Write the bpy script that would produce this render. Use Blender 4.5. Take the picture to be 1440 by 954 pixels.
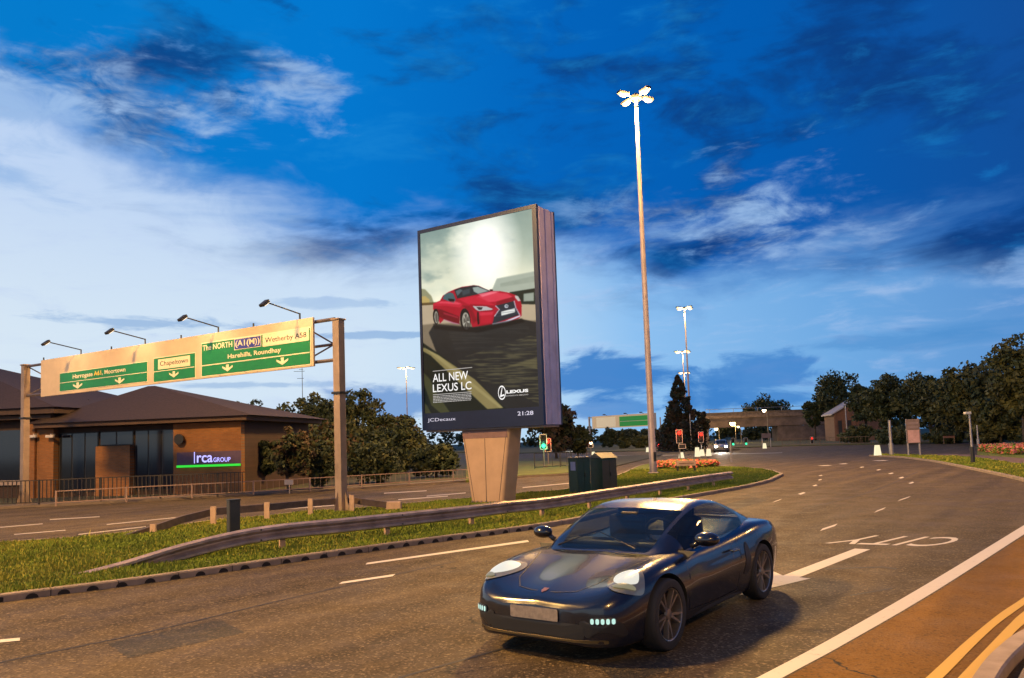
import bpy, bmesh, math, random
import numpy as np
from mathutils import Vector, Matrix, Euler
from mathutils.bvhtree import BVHTree
from mathutils.geometry import tessellate_polygon
for o in list(bpy.data.objects): bpy.data.objects.remove(o)
scene = bpy.context.scene
COL = scene.collection
R = math.radians
rnd = random.Random(7)
# ---------------------------------------------------------------- camera
FPX, PITCH, ROLL, EYE, HOR = 1100.0, math.atan(0.0738), 0.0345, 2.05, 622.0
SH = HOR - 477 - FPX*math.tan(PITCH)
_f = Vector((0, math.cos(PITCH), math.sin(PITCH)))
_u0 = Vector((0, -math.sin(PITCH), math.cos(PITCH)))
_r0 = Vector((1, 0, 0))
_r = _r0*math.cos(ROLL) - _u0*math.sin(ROLL)
_u = _u0*math.cos(ROLL) + _r0*math.sin(ROLL)
cd = bpy.data.cameras.new('camera'); cam = bpy.data.objects.new('camera', cd); COL.objects.link(cam)
M = Matrix((_r, _u, -_f)).transposed().to_4x4(); M.translation = Vector((0, 0, EYE))
cam.matrix_world = M
cd.sensor_width = 36; cd.lens = 36*FPX/1440; cd.shift_y = SH/1440; cd.clip_end = 6000; cd.clip_start = .1
scene.camera = cam
scene.render.resolution_x = 1024; scene.render.resolution_y = 678
scene.view_settings.view_transform = 'Standard'; scene.view_settings.look = 'None'
scene.view_settings.exposure = 0; scene.view_settings.gamma = 1
def ray(px, py):
    return (_f + _r*((px-720)/FPX) + _u*((477+SH-py)/FPX))
def G(px, py, z=0.0):                      # a point of level ground seen in the photograph
    d = ray(px, py); t = (z-EYE)/d.z
    return Vector((d.x*t, d.y*t, z))
def W(px, py, D):                          # a point at distance D north of the camera
    d = ray(px, py); t = D/d.y
    return Vector((d.x*t, D, EYE+d.z*t))
def PL(px, py, P0, n):                     # a point on an upright plane
    d = ray(px, py); t = (P0-Vector((0, 0, EYE))).dot(n)/d.dot(n)
    return Vector((0, 0, EYE))+d*t
# ---------------------------------------------------------------- sky
world = bpy.data.worlds.new('World'); scene.world = world; world.use_nodes = True
def build_sky():
    nt = world.node_tree; N = nt.nodes; L = nt.links; N.clear()
    def m(op, a, b=None, c=None, clamp=False):
        n = N.new('ShaderNodeMath'); n.operation = op; n.use_clamp = clamp
        for i, x in enumerate((a, b, c)):
            if x is None: continue
            if isinstance(x, (int, float)): n.inputs[i].default_value = x
            else: L.new(x, n.inputs[i])
        return n.outputs[0]
    tc = N.new('ShaderNodeTexCoord'); sp = N.new('ShaderNodeSeparateXYZ'); L.new(tc.outputs['Generated'], sp.inputs[0])
    X, Y, Z = sp.outputs
    az = m('ARCTAN2', X, Y)
    hyp = m('SQRT', m('ADD', m('MULTIPLY', X, X), m('MULTIPLY', Y, Y)))
    el = m('ARCTAN2', Z, hyp)
    def noise(sx, sy, scale, det, rough, off=0, dist=0):
        cb = N.new('ShaderNodeCombineXYZ')
        L.new(m('MULTIPLY', az, sx), cb.inputs[0]); L.new(m('MULTIPLY', el, sy), cb.inputs[1]); cb.inputs[2].default_value = off
        n = N.new('ShaderNodeTexNoise'); L.new(cb.outputs[0], n.inputs['Vector'])
        n.inputs['Scale'].default_value = scale; n.inputs['Detail'].default_value = det
        n.inputs['Roughness'].default_value = rough; n.inputs['Distortion'].default_value = dist
        return m('SUBTRACT', n.outputs['Fac'], .5)
    nb = noise(1, 2.4, 3.2, 7, .55, 3.1, .5)        # big billows
    nm = noise(1, 2.6, 8, 8, .6, 8.2, .6)
    nf = noise(1.2, 5, 9, 8, .62, 1.3, .35)         # streaky wisps
    nd = noise(1, 2.2, 17, 7, .6, 5.5, .5)
    warp = m('ADD', m('MULTIPLY', nb, .30), m('MULTIPLY', nm, .14))
    def ss(x, a, b):
        n = N.new('ShaderNodeMapRange'); n.interpolation_type = 'SMOOTHSTEP'
        L.new(x, n.inputs[0]); n.inputs[1].default_value = a; n.inputs[2].default_value = b
        return n.outputs[0]
    def mix(f, a, b):
        n = N.new('ShaderNodeMix'); n.data_type = 'RGBA'
        if isinstance(f, float): n.inputs[0].default_value = f
        else: L.new(f, n.inputs[0])
        for s, x in ((6, a), (7, b)):
            if isinstance(x, tuple): n.inputs[s].default_value = (*x, 1)
            else: L.new(x, n.inputs[s])
        return n.outputs[2]
    def ramp(x, pts):
        n = N.new('ShaderNodeValToRGB'); L.new(x, n.inputs[0]); cr = n.color_ramp
        while len(cr.elements) > 1: cr.elements.remove(cr.elements[-1])
        cr.elements[0].position = pts[0][0]; cr.elements[0].color = (*pts[0][1], 1)
        for p, c in pts[1:]:
            e = cr.elements.new(p); e.color = (*c, 1)
        return n.outputs[0]
    def blob(px, py, rx, ry, nz, k, a=-.1, b=.5):
        ca = math.atan((px-720)/FPX); e = math.atan((HOR-.0345*(px-720)-py)/FPX*math.cos(ca))
        dx = m('MULTIPLY', m('SUBTRACT', az, ca), FPX/rx); dy = m('MULTIPLY', m('SUBTRACT', el, e), FPX/ry)
        d = m('SQRT', m('ADD', m('MULTIPLY', dx, dx), m('MULTIPLY', dy, dy)))
        return ss(m('ADD', m('SUBTRACT', 1, d), m('MULTIPLY', nz, k)), a, b)
    # clear air low down: pale at left, deeper blue at right
    u = m('MULTIPLY_ADD', az, .75, .5, clamp=True)
    lowc = ramp(u, [(0, (.68, .80, .91)), (.36, (.64, .78, .92)), (.5, (.52, .73, .93)), (.62, (.27, .53, .87)), (.8, (.16, .40, .76)), (1, (.09, .26, .60))])
    higc = ramp(u, [(0, (.52, .66, .90)), (.45, (.42, .60, .90)), (.62, (.16, .40, .80)), (1, (.03, .17, .54))])
    pale = mix(ss(el, .10, .38), lowc, higc)
    pale = mix(m('MULTIPLY', ss(nf, -.02, .3), .5), pale, (.50, .62, .88))
    # high blue deck
    deck = ramp(u, [(0, (.0, .20, .60)), (.35, (.0, .185, .62)), (.55, (.0, .125, .50)), (.75, (.0, .105, .44)), (1, (.006, .07, .30))])
    deck = mix(m('MULTIPLY', ss(m('ADD', nb, m('ADD', m('MULTIPLY', nm, .5), m('MULTIPLY', nd, .2))), -.03, .17), .85), deck, (.003, .042, .20))
    deck = mix(m('MULTIPLY', ss(m('ADD', nm, m('MULTIPLY', nf, .4)), .0, .25), .5), deck, (.01, .24, .66))
    bnd = ramp(u, [(0, (.40,)*3), (.08, (.36,)*3), (.2, (.28,)*3), (.36, (.23,)*3), (.45, (.245,)*3), (.55, (.235,)*3), (.68, (.17,)*3), (.85, (.185,)*3), (1, (.17,)*3)])
    dm = ss(m('ADD', m('SUBTRACT', el, bnd), m('MULTIPLY', warp, .62)), -.03, .065)
    c = mix(dm, pale, deck)
    # pale clouds that lie on the deck
    for (px, py, rx, ry, k, s) in ((70, 120, 230, 75, 2.0, .8), (425, 115, 70, 46, 2.6, .65), (20, 215, 110, 60, 2.0, .7), (1110, 275, 125, 75, 2.4, .75),
                                   (1170, 330, 150, 40, 2.6, .5), (1340, 392, 130, 24, 2.6, .55), (270, 160, 60, 18, 2.2, .45), (960, 300, 150, 40, 2.4, .35), (400,290,110,22,2.5,.5)):
        c = mix(m('MULTIPLY', m('MULTIPLY', blob(px, py, rx, ry, m('ADD', nm, m('MULTIPLY', nf, .5)), k*1.15, -.05, .95), ss(m('ADD', nd, m('MULTIPLY', nm, .6)), -.22, .16)), min(1, s*1.25)), c, (.32, .50, .80))
    # dark cloud banks near the horizon and thin streaks
    for (px, py, rx, ry, k, s) in ((850, 530, 130, 30, 2.4, .9), (1050, 548, 120, 42, 2.8, .75), (545, 568, 90, 27, 2.2, .7), (1000, 560, 70, 30, 2.5, .6), (868, 575, 60, 13, 3, .7)):
        c = mix(m('MULTIPLY', blob(px, py, rx, ry, m('ADD', nm, m('MULTIPLY', nf, .5)), k, -.12, .45), s), c, (.03, .20, .58))
    for (px, py, rx, ry, k, s) in ((190, 452, 130, 11, 3, .5), (540, 471, 90, 6, 3, .5), (330, 542, 110, 6, 3, .4), (1290, 478, 150, 13, 3.2, .55), (1395, 460, 90, 12, 3, .5), (460,425,120,9,3,.3)):
        c = mix(m('MULTIPLY', blob(px, py, rx, ry, nf, k, -.05, .5), s), c, (.07, .27, .62))
    # below the horizon: dim
    c = mix(ss(el, -.06, -.01), (.03, .035, .04), c)
    sky = N.new('ShaderNodeTexSky'); sky.sky_type = 'NISHITA'; sky.sun_disc = False
    sky.sun_elevation = R(1); sky.sun_rotation = R(300)
    b1 = N.new('ShaderNodeBackground'); L.new(sky.outputs[0], b1.inputs[0]); b1.inputs[1].default_value = .002
    b2 = N.new('ShaderNodeBackground'); L.new(c, b2.inputs[0]); b2.inputs[1].default_value = 1.0
    ad = N.new('ShaderNodeAddShader'); L.new(b1.outputs[0], ad.inputs[0]); L.new(b2.outputs[0], ad.inputs[1])
    out = N.new('ShaderNodeOutputWorld'); L.new(ad.outputs[0], out.inputs[0])
build_sky()
MAST_W = 66000.0            # power of one high mast's lanterns
LAMP_COL = (1.0, .56, .16)
# ---------------------------------------------------------------- materials
def setin(b, **k):
    for n, v in k.items():
        n = n.replace('_', ' ')
        if n in b.inputs:
            b.inputs[n].default_value = (*v, 1) if isinstance(v, tuple) and len(v) == 3 else v
MATS = {}
def mat(name, col, rough=.6, metal=0, var=.15, scale=6, bump=0, bscale=30, coat=0, emit=None, es=0, spec=.5, col2=None, detail=5, contrast=(.3, .7)):
    if name in MATS: return MATS[name]
    mt = bpy.data.materials.new(name); mt.use_nodes = True
    nt = mt.node_tree; b = nt.nodes['Principled BSDF']; L = nt.links
    setin(b, Base_Color=col, Roughness=rough, Metallic=metal, Coat_Weight=coat, Specular_IOR_Level=spec, Coat_Roughness=.03)
    tc = nt.nodes.new('ShaderNodeTexCoord')
    if var or col2:
        n = nt.nodes.new('ShaderNodeTexNoise'); n.inputs['Scale'].default_value = scale; n.inputs['Detail'].default_value = detail
        n.inputs['Roughness'].default_value = .65
        L.new(tc.outputs['Object'], n.inputs['Vector'])
        mr = nt.nodes.new('ShaderNodeMapRange'); L.new(n.outputs['Fac'], mr.inputs[0]); mr.inputs[1].default_value = contrast[0]; mr.inputs[2].default_value = contrast[1]
        mx = nt.nodes.new('ShaderNodeMix'); mx.data_type = 'RGBA'; L.new(mr.outputs[0], mx.inputs[0])
        a = tuple(c*(1-var) for c in col); d = col2 or tuple(min(1, c*(1+var)) for c in col)
        mx.inputs[6].default_value = (*a, 1); mx.inputs[7].default_value = (*d, 1)
        L.new(mx.outputs[2], b.inputs['Base Color'])
    if bump:
        n2 = nt.nodes.new('ShaderNodeTexNoise'); n2.inputs['Scale'].default_value = bscale; n2.inputs['Detail'].default_value = 4
        L.new(tc.outputs['Object'], n2.inputs['Vector'])
        bp = nt.nodes.new('ShaderNodeBump'); bp.inputs['Strength'].default_value = bump; bp.inputs['Distance'].default_value = .02
        L.new(n2.outputs['Fac'], bp.inputs['Height']); L.new(bp.outputs[0], b.inputs['Normal'])
    if emit: setin(b, Emission_Color=emit, Emission_Strength=float(es))
    MATS[name] = mt
    return mt
def emat(name, col, s):
    if name in MATS: return MATS[name]
    mt = bpy.data.materials.new(name); mt.use_nodes = True
    b = mt.node_tree.nodes['Principled BSDF']; setin(b, Base_Color=(.04, .04, .04), Emission_Color=col, Emission_Strength=float(s), Roughness=.3)
    MATS[name] = mt; return mt
def asphalt(name, base, base2, light=(.21, .155, .09), spk=.5, worn=.5):
    mt = bpy.data.materials.new(name); mt.use_nodes = True
    nt = mt.node_tree; N = nt.nodes; L = nt.links; b = N['Principled BSDF']
    tc = N.new('ShaderNodeTexCoord')
    def no(sc, det, ro=.6):
        n = N.new('ShaderNodeTexNoise'); n.inputs['Scale'].default_value = sc; n.inputs['Detail'].default_value = det; n.inputs['Roughness'].default_value = ro
        L.new(tc.outputs['Object'], n.inputs['Vector']); return n.outputs['Fac']
    def mr(x, a, c, lo=0, hi=1):
        n = N.new('ShaderNodeMapRange'); L.new(x, n.inputs[0]); n.inputs[1].default_value = a; n.inputs[2].default_value = c; n.inputs[3].default_value = lo; n.inputs[4].default_value = hi; return n.outputs[0]
    def mx(f, a, c):
        n = N.new('ShaderNodeMix'); n.data_type = 'RGBA'; L.new(f, n.inputs[0])
        for s, x in ((6, a), (7, c)):
            if isinstance(x, tuple): n.inputs[s].default_value = (*x, 1)
            else: L.new(x, n.inputs[s])
        return n.outputs[2]
    c = mx(mr(no(.35, 6), .35, .65), base, base2)
    mp = N.new('ShaderNodeMapping'); mp.inputs['Rotation'].default_value = (0, 0, R(54-90+0)); L.new(tc.outputs['Object'], mp.inputs[0]); mp.vector_type = 'TEXTURE'
    mp.inputs['Scale'].default_value = (1, 14, 1)
    ns = N.new('ShaderNodeTexNoise'); ns.inputs['Scale'].default_value = 1.5; ns.inputs['Detail'].default_value = 5; L.new(mp.outputs[0], ns.inputs['Vector'])
    c = mx(mr(ns.outputs['Fac'], .48, .64, 0, .8), c, tuple(x*.62 for x in base))
    c = mx(mr(ns.outputs['Fac'], .46, .30, 0, .6), c, tuple(x*1.55 for x in base2))
    c = mx(mr(no(2.5, 5), .52, .75, 0, worn), c, tuple(x*1.5 for x in base2))
    v = N.new('ShaderNodeTexVoronoi'); v.inputs['Scale'].default_value = 42; L.new(tc.outputs['Object'], v.inputs['Vector'])
    sc = N.new('ShaderNodeSeparateColor'); L.new(v.outputs['Color'], sc.inputs[0])
    c = mx(mr(sc.outputs[0], .72, 1, 0, spk), c, light)
    c = mx(mr(sc.outputs[1], .7, 1, 0, .6), c, tuple(x*.35 for x in base))
    # hairline cracks
    v2 = N.new('ShaderNodeTexVoronoi'); v2.feature = 'DISTANCE_TO_EDGE'; v2.inputs['Scale'].default_value = .22
    wn = N.new('ShaderNodeTexNoise'); wn.inputs['Scale'].default_value = 1.2; wn.inputs['Detail'].default_value = 6; L.new(tc.outputs['Object'], wn.inputs['Vector'])
    va = N.new('ShaderNodeVectorMath'); va.operation = 'MULTIPLY_ADD'; va.inputs[1].default_value = (1.6, 1.6, 1.6)
    L.new(wn.outputs['Color'], va.inputs[0]); L.new(tc.outputs['Object'], va.inputs[2]); L.new(va.outputs[0], v2.inputs['Vector'])
    ck = N.new('ShaderNodeMath'); ck.operation = 'MULTIPLY'; L.new(mr(v2.outputs['Distance'], .0015, .006, 1, 0), ck.inputs[0]); L.new(mr(no(.5, 3), .5, .62), ck.inputs[1])
    c = mx(ck.outputs[0], c, (.012, .011, .010))
    L.new(c, b.inputs['Base Color'])
    L.new(mr(no(1.1, 5), .3, .7, .58, .85), b.inputs['Roughness']); b.inputs['Specular IOR Level'].default_value = .2
    bp = N.new('ShaderNodeBump'); bp.inputs['Strength'].default_value = .55; bp.inputs['Distance'].default_value = .008
    L.new(v.outputs['Distance'], bp.inputs['Height']); L.new(bp.outputs[0], b.inputs['Normal'])
    MATS[name] = mt; return mt
def paint(name, col, wear=.45, rough=.55):
    mt = bpy.data.materials.new(name); mt.use_nodes = True
    nt = mt.node_tree; N = nt.nodes; L = nt.links; b = N['Principled BSDF']
    tc = N.new('ShaderNodeTexCoord')
    n = N.new('ShaderNodeTexNoise'); n.inputs['Scale'].default_value = 9; n.inputs['Detail'].default_value = 9; n.inputs['Roughness'].default_value = .75
    L.new(tc.outputs['Object'], n.inputs['Vector'])
    mr = N.new('ShaderNodeMapRange'); L.new(n.outputs['Fac'], mr.inputs[0]); mr.inputs[1].default_value = wear-.12; mr.inputs[2].default_value = wear+.02
    mx = N.new('ShaderNodeMix'); mx.data_type = 'RGBA'; L.new(mr.outputs[0], mx.inputs[0]); mx.inputs[6].default_value = (*[c*.35+.02 for c in col], 1); mx.inputs[7].default_value = (*col, 1)
    L.new(mx.outputs[2], b.inputs['Base Color']); b.inputs['Roughness'].default_value = rough
    MATS[name] = mt; return mt
ASPH = asphalt('asphalt', (.062, .044, .023), (.092, .066, .036), spk=.9)
ASPH2 = asphalt('old_asphalt', (.070, .050, .030), (.10, .072, .044), spk=.3)
ASPHO = asphalt('ochre_surfacing', (.150, .066, .004), (.178, .080, .005), light=(.28, .15, .05), spk=.3, worn=.3)
WHITE = paint('road_paint_white', (.62, .56, .48), .40); WHITE2 = paint('road_paint_worn', (.42, .37, .33), .47)
YELLOW = paint('road_paint_yellow', (.62, .38, .05), .38)
KERB = mat('kerb_concrete', (.21, .165, .13), .85, var=.3, scale=3, bump=.3)
KERBD = mat('kerb_slot', (.012, .010, .009), .9, var=0)
GRASS = mat('grass_soil', (.12, .15, .014), .95, var=.5, scale=2.2, bump=1, bscale=60)
BLADE = [mat('grass_blade', (.13, .18, .012), .8, var=.35, scale=1.2), mat('grass_blade_dry', (.27, .25, .03), .8, var=.3, scale=1.5)]
GALV = mat('galvanised_steel', (.34, .31, .31), .45, .75, var=.2, scale=4, bump=.1)
DARK = mat('dark_metal', (.028, .028, .032), .45, .3, var=.2)
BLACK = mat('black_plastic', (.012, .012, .013), .5, var=.1)
# ---------------------------------------------------------------- mesh helper
class MB:
    def __init__(s): s.v = []; s.f = []; s.m = []
    def add(s, vs, fs, mi=0, mx=None):
        k = len(s.v)
        s.v += [tuple(mx @ Vector(p)) if mx is not None else tuple(p) for p in vs]
        s.f += [tuple(i+k for i in f) for f in fs]; s.m += [mi]*len(fs); return s
    def box(s, c, d, mi=0, mx=None, taper=1.0):
        x, y, z = (a/2 for a in d); cx, cy, cz = c; t = taper
        vs = [(cx+i*x*(t if k > 0 else 1), cy+j*y*(t if k > 0 else 1), cz+k*z) for k in (-1, 1) for i, j in ((-1, -1), (1, -1), (1, 1), (-1, 1))]
        return s.add(vs, [(3, 2, 1, 0), (4, 5, 6, 7), (0, 1, 5, 4), (1, 2, 6, 5), (2, 3, 7, 6), (3, 0, 4, 7)], mi, mx)
    def bbox(s, c, d, b=.02, mi=0, mx=None):           # bevelled box
        bm = bmesh.new(); bmesh.ops.create_cube(bm, size=1)
        for v in bm.verts: v.co = Vector((v.co.x*d[0], v.co.y*d[1], v.co.z*d[2]))
        bmesh.ops.bevel(bm, geom=bm.edges[:]+bm.verts[:], offset=b, segments=2, affect='EDGES', profile=.6)
        bm.verts.index_update()
        vs = [v.co+Vector(c) for v in bm.verts]; fs = [[v.index for v in f.verts] for f in bm.faces]; bm.free()
        return s.add(vs, fs, mi, mx)
    def cyl(s, a, b, r0, r1=None, n=10, mi=0, mx=None, caps=True):
        a = Vector(a); b = Vector(b); r1 = r0 if r1 is None else r1
        d = (b-a).normalized(); t = Vector((0, 0, 1)) if abs(d.z) < .9 else Vector((1, 0, 0))
        e1 = d.cross(t).normalized(); e2 = d.cross(e1)
        vs = []
        for p, r in ((a, r0), (b, r1)):
            for i in range(n):
                w = 2*math.pi*i/n; vs.append(p+e1*(r*math.cos(w))+e2*(r*math.sin(w)))
        fs = [(i, (i+1) % n, n+(i+1) % n, n+i) for i in range(n)]
        if caps: fs += [tuple(reversed(range(n))), tuple(range(n, 2*n))]
        return s.add(vs, fs, mi, mx)
    def lathe(s, prof, n=20, mi=0, mx=None):
        vs = [(r*math.cos(2*math.pi*i/n), r*math.sin(2*math.pi*i/n), z) for r, z in prof for i in range(n)]
        fs = [(k*n+i, k*n+(i+1) % n, (k+1)*n+(i+1) % n, (k+1)*n+i) for k in range(len(prof)-1) for i in range(n)]
        return s.add(vs, fs, mi, mx)
    def prism(s, out, z0, z1, mi=0, mx=None, side=None, bottom=True):
        n = len(out)
        tri = tessellate_polygon([[Vector((p[0], p[1], 0)) for p in out]])
        area = sum(out[i][0]*out[(i+1) % n][1]-out[(i+1) % n][0]*out[i][1] for i in range(n))
        vs = [(p[0], p[1], z0) for p in out]+[(p[0], p[1], z1) for p in out]
        def up(t):
            a, b, c = (Vector(out[i][:2]) for i in t); return t if (b-a).cross(c-a) > 0 else t[::-1]
        fs = [tuple(i+n for i in up(t)) for t in tri]
        if bottom: fs += [tuple(reversed(up(t))) for t in tri]
        s.add(vs, fs, mi, mx)
        sf = [(i, (i+1) % n, (i+1) % n+n, i+n) for i in range(n)]
        if area < 0: sf = [f[::-1] for f in sf]
        return s.add(vs, sf, mi if side is None else side, mx)
    def sheet(s, out, z, mi=0, mx=None):
        tri = tessellate_polygon([[Vector((p[0], p[1], 0)) for p in out]])
        def up(t):
            a, b, c = (Vector(out[i][:2]) for i in t); return t if (b-a).cross(c-a) > 0 else t[::-1]
        return s.add([(p[0], p[1], z) for p in out], [up(t) for t in tri], mi, mx)
    def sweep(s, path, prof, mi=0, closed=True):       # profile (side offset, height) along a path of ground points
        n = len(prof); vs = []
        for i, p in enumerate(path):
            a = Vector(path[max(0, i-1)]); b = Vector(path[min(len(path)-1, i+1)]); d = (b-a); d.z = 0; d.normalize()
            q = Vector((d.y, -d.x, 0))
            for o, h in prof: vs.append(Vector(p)+q*o+Vector((0, 0, h)))
        m = n if closed else n-1
        fs = [(k*n+i, (k+1)*n+i, (k+1)*n+(i+1) % n, k*n+(i+1) % n) for k in range(len(path)-1) for i in range(m)]
        if closed: fs += [tuple(range(n)), tuple(reversed(range((len(path)-1)*n, len(path)*n)))]
        return s.add(vs, fs, mi)
    def build(s, name, mats, parent=None, smooth=False, angle=None):
        me = bpy.data.meshes.new(name); me.from_pydata([tuple(p) for p in s.v], [], s.f)
        for mt in (mats if isinstance(mats, (list, tuple)) else [mats]): me.materials.append(mt)
        me.polygons.foreach_set('material_index', s.m)
        me.update()
        o = bpy.data.objects.new(name, me); COL.objects.link(o)
        if parent: o.parent = parent
        if smooth:
            me.polygons.foreach_set('use_smooth', [True]*len(me.polygons))
            if angle: me.set_sharp_from_angle(angle=R(angle))
        return o
def thing(name, label, cat, loc=(0, 0, 0), rz=0, group=None):
    o = bpy.data.objects.new(name, None); COL.objects.link(o); o.empty_display_size = .2
    o.location = loc; o.rotation_euler = (0, 0, rz); return tag(o, label, cat, group)
def tag(o, label, cat, group=None, kind=None):
    if label: o['label'] = label
    if cat: o['category'] = cat
    if group: o['group'] = group
    if kind: o['kind'] = kind
    return o
def struct(o, label=None):
    o['kind'] = 'structure'
    if label: o['label'] = label
    return o
def copy_tree(o, parent=None):
    c = o.copy(); COL.objects.link(c); c.parent = parent
    for ch in [x for x in o.children]: copy_tree(ch, c)
    return c
FONT_CACHE = {}
def text_pts(txt, bold=0.0):
    key = (txt, bold)
    if key in FONT_CACHE: return FONT_CACHE[key]
    cu = bpy.data.curves.new('t', 'FONT'); cu.body = txt; cu.size = 1; cu.offset = bold; cu.resolution_u = 4
    o = bpy.data.objects.new('t', cu); COL.objects.link(o); bpy.context.view_layer.update()
    me = bpy.data.meshes.new_from_object(o.evaluated_get(bpy.context.evaluated_depsgraph_get()))
    vs = [v.co.copy() for v in me.vertices]; fs = [tuple(p.vertices) for p in me.polygons]
    bpy.data.objects.remove(o); bpy.data.curves.remove(cu); bpy.data.meshes.remove(me)
    x0 = min(v.x for v in vs); x1 = max(v.x for v in vs); y0 = min(v.y for v in vs); y1 = max(v.y for v in vs)
    r = ([((v.x-x0)/(x1-x0), (v.y-y0)/(y1-y0)) for v in vs], fs)
    FONT_CACHE[key] = r; return r
def text_on(mb, txt, u0, u1, v0, v1, mp, bold=0, mi=0):    # text filling a rectangle; mp maps (u,v) to a point
    vs, fs = text_pts(txt, bold)
    mb.add([mp(u0+(u1-u0)*a, v0+(v1-v0)*b) for a, b in vs], fs, mi)
# ================================================================ the ground
ZI = .11                                    # island surface height
def smooth_path(pts, n=6):                  # Catmull-Rom through points
    P = [Vector(p) for p in pts]; P = [P[0]*2-P[1]]+P+[P[-1]*2-P[-2]]
    out = []
    for i in range(1, len(P)-2):
        a, b, c, d = P[i-1:i+3]
        for k in range(n):
            t = k/n
            out.append(.5*((2*b)+(c-a)*t+(2*a-5*b+4*c-d)*t*t+(3*b-a-3*c+d)*t**3))
    out.append(P[-2]); return out
def pts(L, z=0, n=6): return smooth_path([G(x, y, z) for x, y in L], n)
mb = MB(); mb.sheet([(-2500, -400), (2500, -400), (2500, 3500), (-2500, 3500)], -.12)
struct(mb.build('ground', mat('far_ground', (.035, .038, .018), .95, var=.5, scale=.05)))
mb = MB(); mb.sheet([(-160, -60), (160, -60), (160, 150), (-160, 150)], 0)
struct(mb.build('road', ASPH))
# median island
front = pts([(-420, 906), (-150, 872), (0, 848), (200, 822), (400, 793), (600, 765), (800, 737), (927, 709), (1043, 688), (1085, 678)])
back = pts([(1102, 669), (1075, 662), (1000, 656.5), (950, 654), (905, 655), (869, 670), (800, 690), (730, 697), (640, 706), (560, 713), (500, 719), (433, 723), (378, 729), (300, 736), (239, 745), (128, 759), (0, 768), (-300, 792)])
isl = [(p.x, p.y) for p in front+back]
def inset(poly, d):                          # move a clockwise or anticlockwise outline inwards
    n = len(poly); A = sum(poly[i][0]*poly[(i+1) % n][1]-poly[(i+1) % n][0]*poly[i][1] for i in range(n)); s = 1 if A > 0 else -1
    out = []
    for i in range(n):
        a = Vector(poly[i-1]); b = Vector(poly[i]); c = Vector(poly[(i+1) % n])
        e1 = (b-a).normalized(); e2 = (c-b).normalized(); nn = Vector((-(e1.y+e2.y), e1.x+e2.x))
        nn = nn.normalized() if nn.length > 1e-5 else Vector((-e1.y, e1.x))
        out.append(tuple(b+nn*(d*s)))
    return out
mb = MB(); inn = inset(isl, .16)
mb.prism(inset(isl, .15), -.05, ZI-.012)
struct(mb.build('grass_island', GRASS))
def kerb_ring(name, poly, w=.16, h=ZI, mats=(KERB,)):
    n = len(poly); q = inset(poly, w); q0 = inset(poly, .012)
    vs = [(x, y, -.05) for x, y in poly]+[(x, y, h-.02) for x, y in poly]+[(x, y, h) for x, y in q0]+[(x, y, h) for x, y in q]+[(x, y, h-.08) for x, y in q]
    fs = []
    for k in range(4):
        for i in range(n):
            j = (i+1) % n; fs.append((k*n+i, k*n+j, (k+1)*n+j, (k+1)*n+i))
    m = MB(); m.add(vs, fs); return m
km = kerb_ring('kerb', isl)
# drainage openings along the near kerb
hp = [(-80, 860.5), (-40, 854.5), (0, 848), (45, 842), (90, 836.5), (130, 831), (171, 825.8), (211, 820.5), (247, 815.5), (282, 810.3), (315, 805.7), (345, 801.2), (375, 796.8), (403, 792.6), (430, 789), (456, 785.3), (481, 781.7), (505, 778.3), (528, 775), (550, 772), (571, 769), (592, 766.1), (612, 763.3), (632, 760.5), (651, 757.9), (670, 755.2), (689, 752.6), (707, 750), (725, 747.5), (742, 745.2)]
fr = front
for x, y in hp:
    p = G(x, y); i = min(range(len(fr)-1), key=lambda k: ((fr[k]+fr[k+1])/2-p).length)
    a, b = fr[i], fr[i+1]; d = (b-a).normalized(); p = a+d*((p-a).dot(d)); nrm = Vector((d.y, -d.x, 0))
    vs = [p+nrm*.004+Vector((0, 0, .006))]
    for k in range(9):
        w = math.pi*k/8; vs.append(p+nrm*.004+d*(.085*math.cos(w))+Vector((0, 0, .006+.072*math.sin(w))))
    km.add(vs, [(0, k, k+1) for k in range(1, 9)], 1)
_d = 0.0
for a, b in zip(front[:-1], front[1:]):
    L_ = (b-a).length; d = (b-a).normalized(); nv = Vector((-d.y, d.x, 0))
    while _d < L_:
        p = a+d*_d; q0, q1 = p-nv*.004, p+nv*.165
        km.add([q0-d*.006, q0+d*.006, q0+d*.006+Vector((0, 0, ZI-.012)), q0-d*.006+Vector((0, 0, ZI-.012))], [(0, 1, 2, 3)], 1)
        z_ = Vector((0, 0, ZI+.003)); km.add([q0-d*.006+z_, q0+d*.006+z_, q1+d*.006+z_, q1-d*.006+z_], [(0, 1, 2, 3)], 1); _d += .915
    _d -= L_
struct(km.build('kerb', [KERB, KERBD]))
# right-hand verge, path behind it
vf = pts([(1222, 642), (1262, 644), (1310, 650), (1370, 662), (1440, 678), (1560, 712), (1800, 800)])
vb = pts([(1900, 700), (1560, 668), (1440, 655), (1370, 645), (1290, 641.5), (1240, 640)])
ver = [(p.x, p.y) for p in vf+vb]
mb = MB(); mb.prism(inset(ver, .15), -.05, ZI-.012); struct(mb.build('grass_verge', GRASS))
struct(kerb_ring('k', ver).build('verge_kerb', KERB))
pth = [tuple(G(x, y)[:2]) for x, y in [(1290, 641.2), (1370, 644.7), (1440, 654.5), (1560, 667), (1900, 698), (1900, 680), (1560, 656), (1440, 646), (1380, 641.5), (1330, 639.4)]]
mb = MB(); mb.prism(pth, -.05, .06); struct(mb.build('footpath', mat('paved_path', (.16, .10, .07), .85, var=.25, scale=3)))
bedg = [tuple(G(x, y)[:2]) for x, y in [(1374, 641), (1440, 646), (1560, 656), (1900, 680), (1900, 640), (1560, 634), (1440, 630.5), (1374, 631)]]
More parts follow.
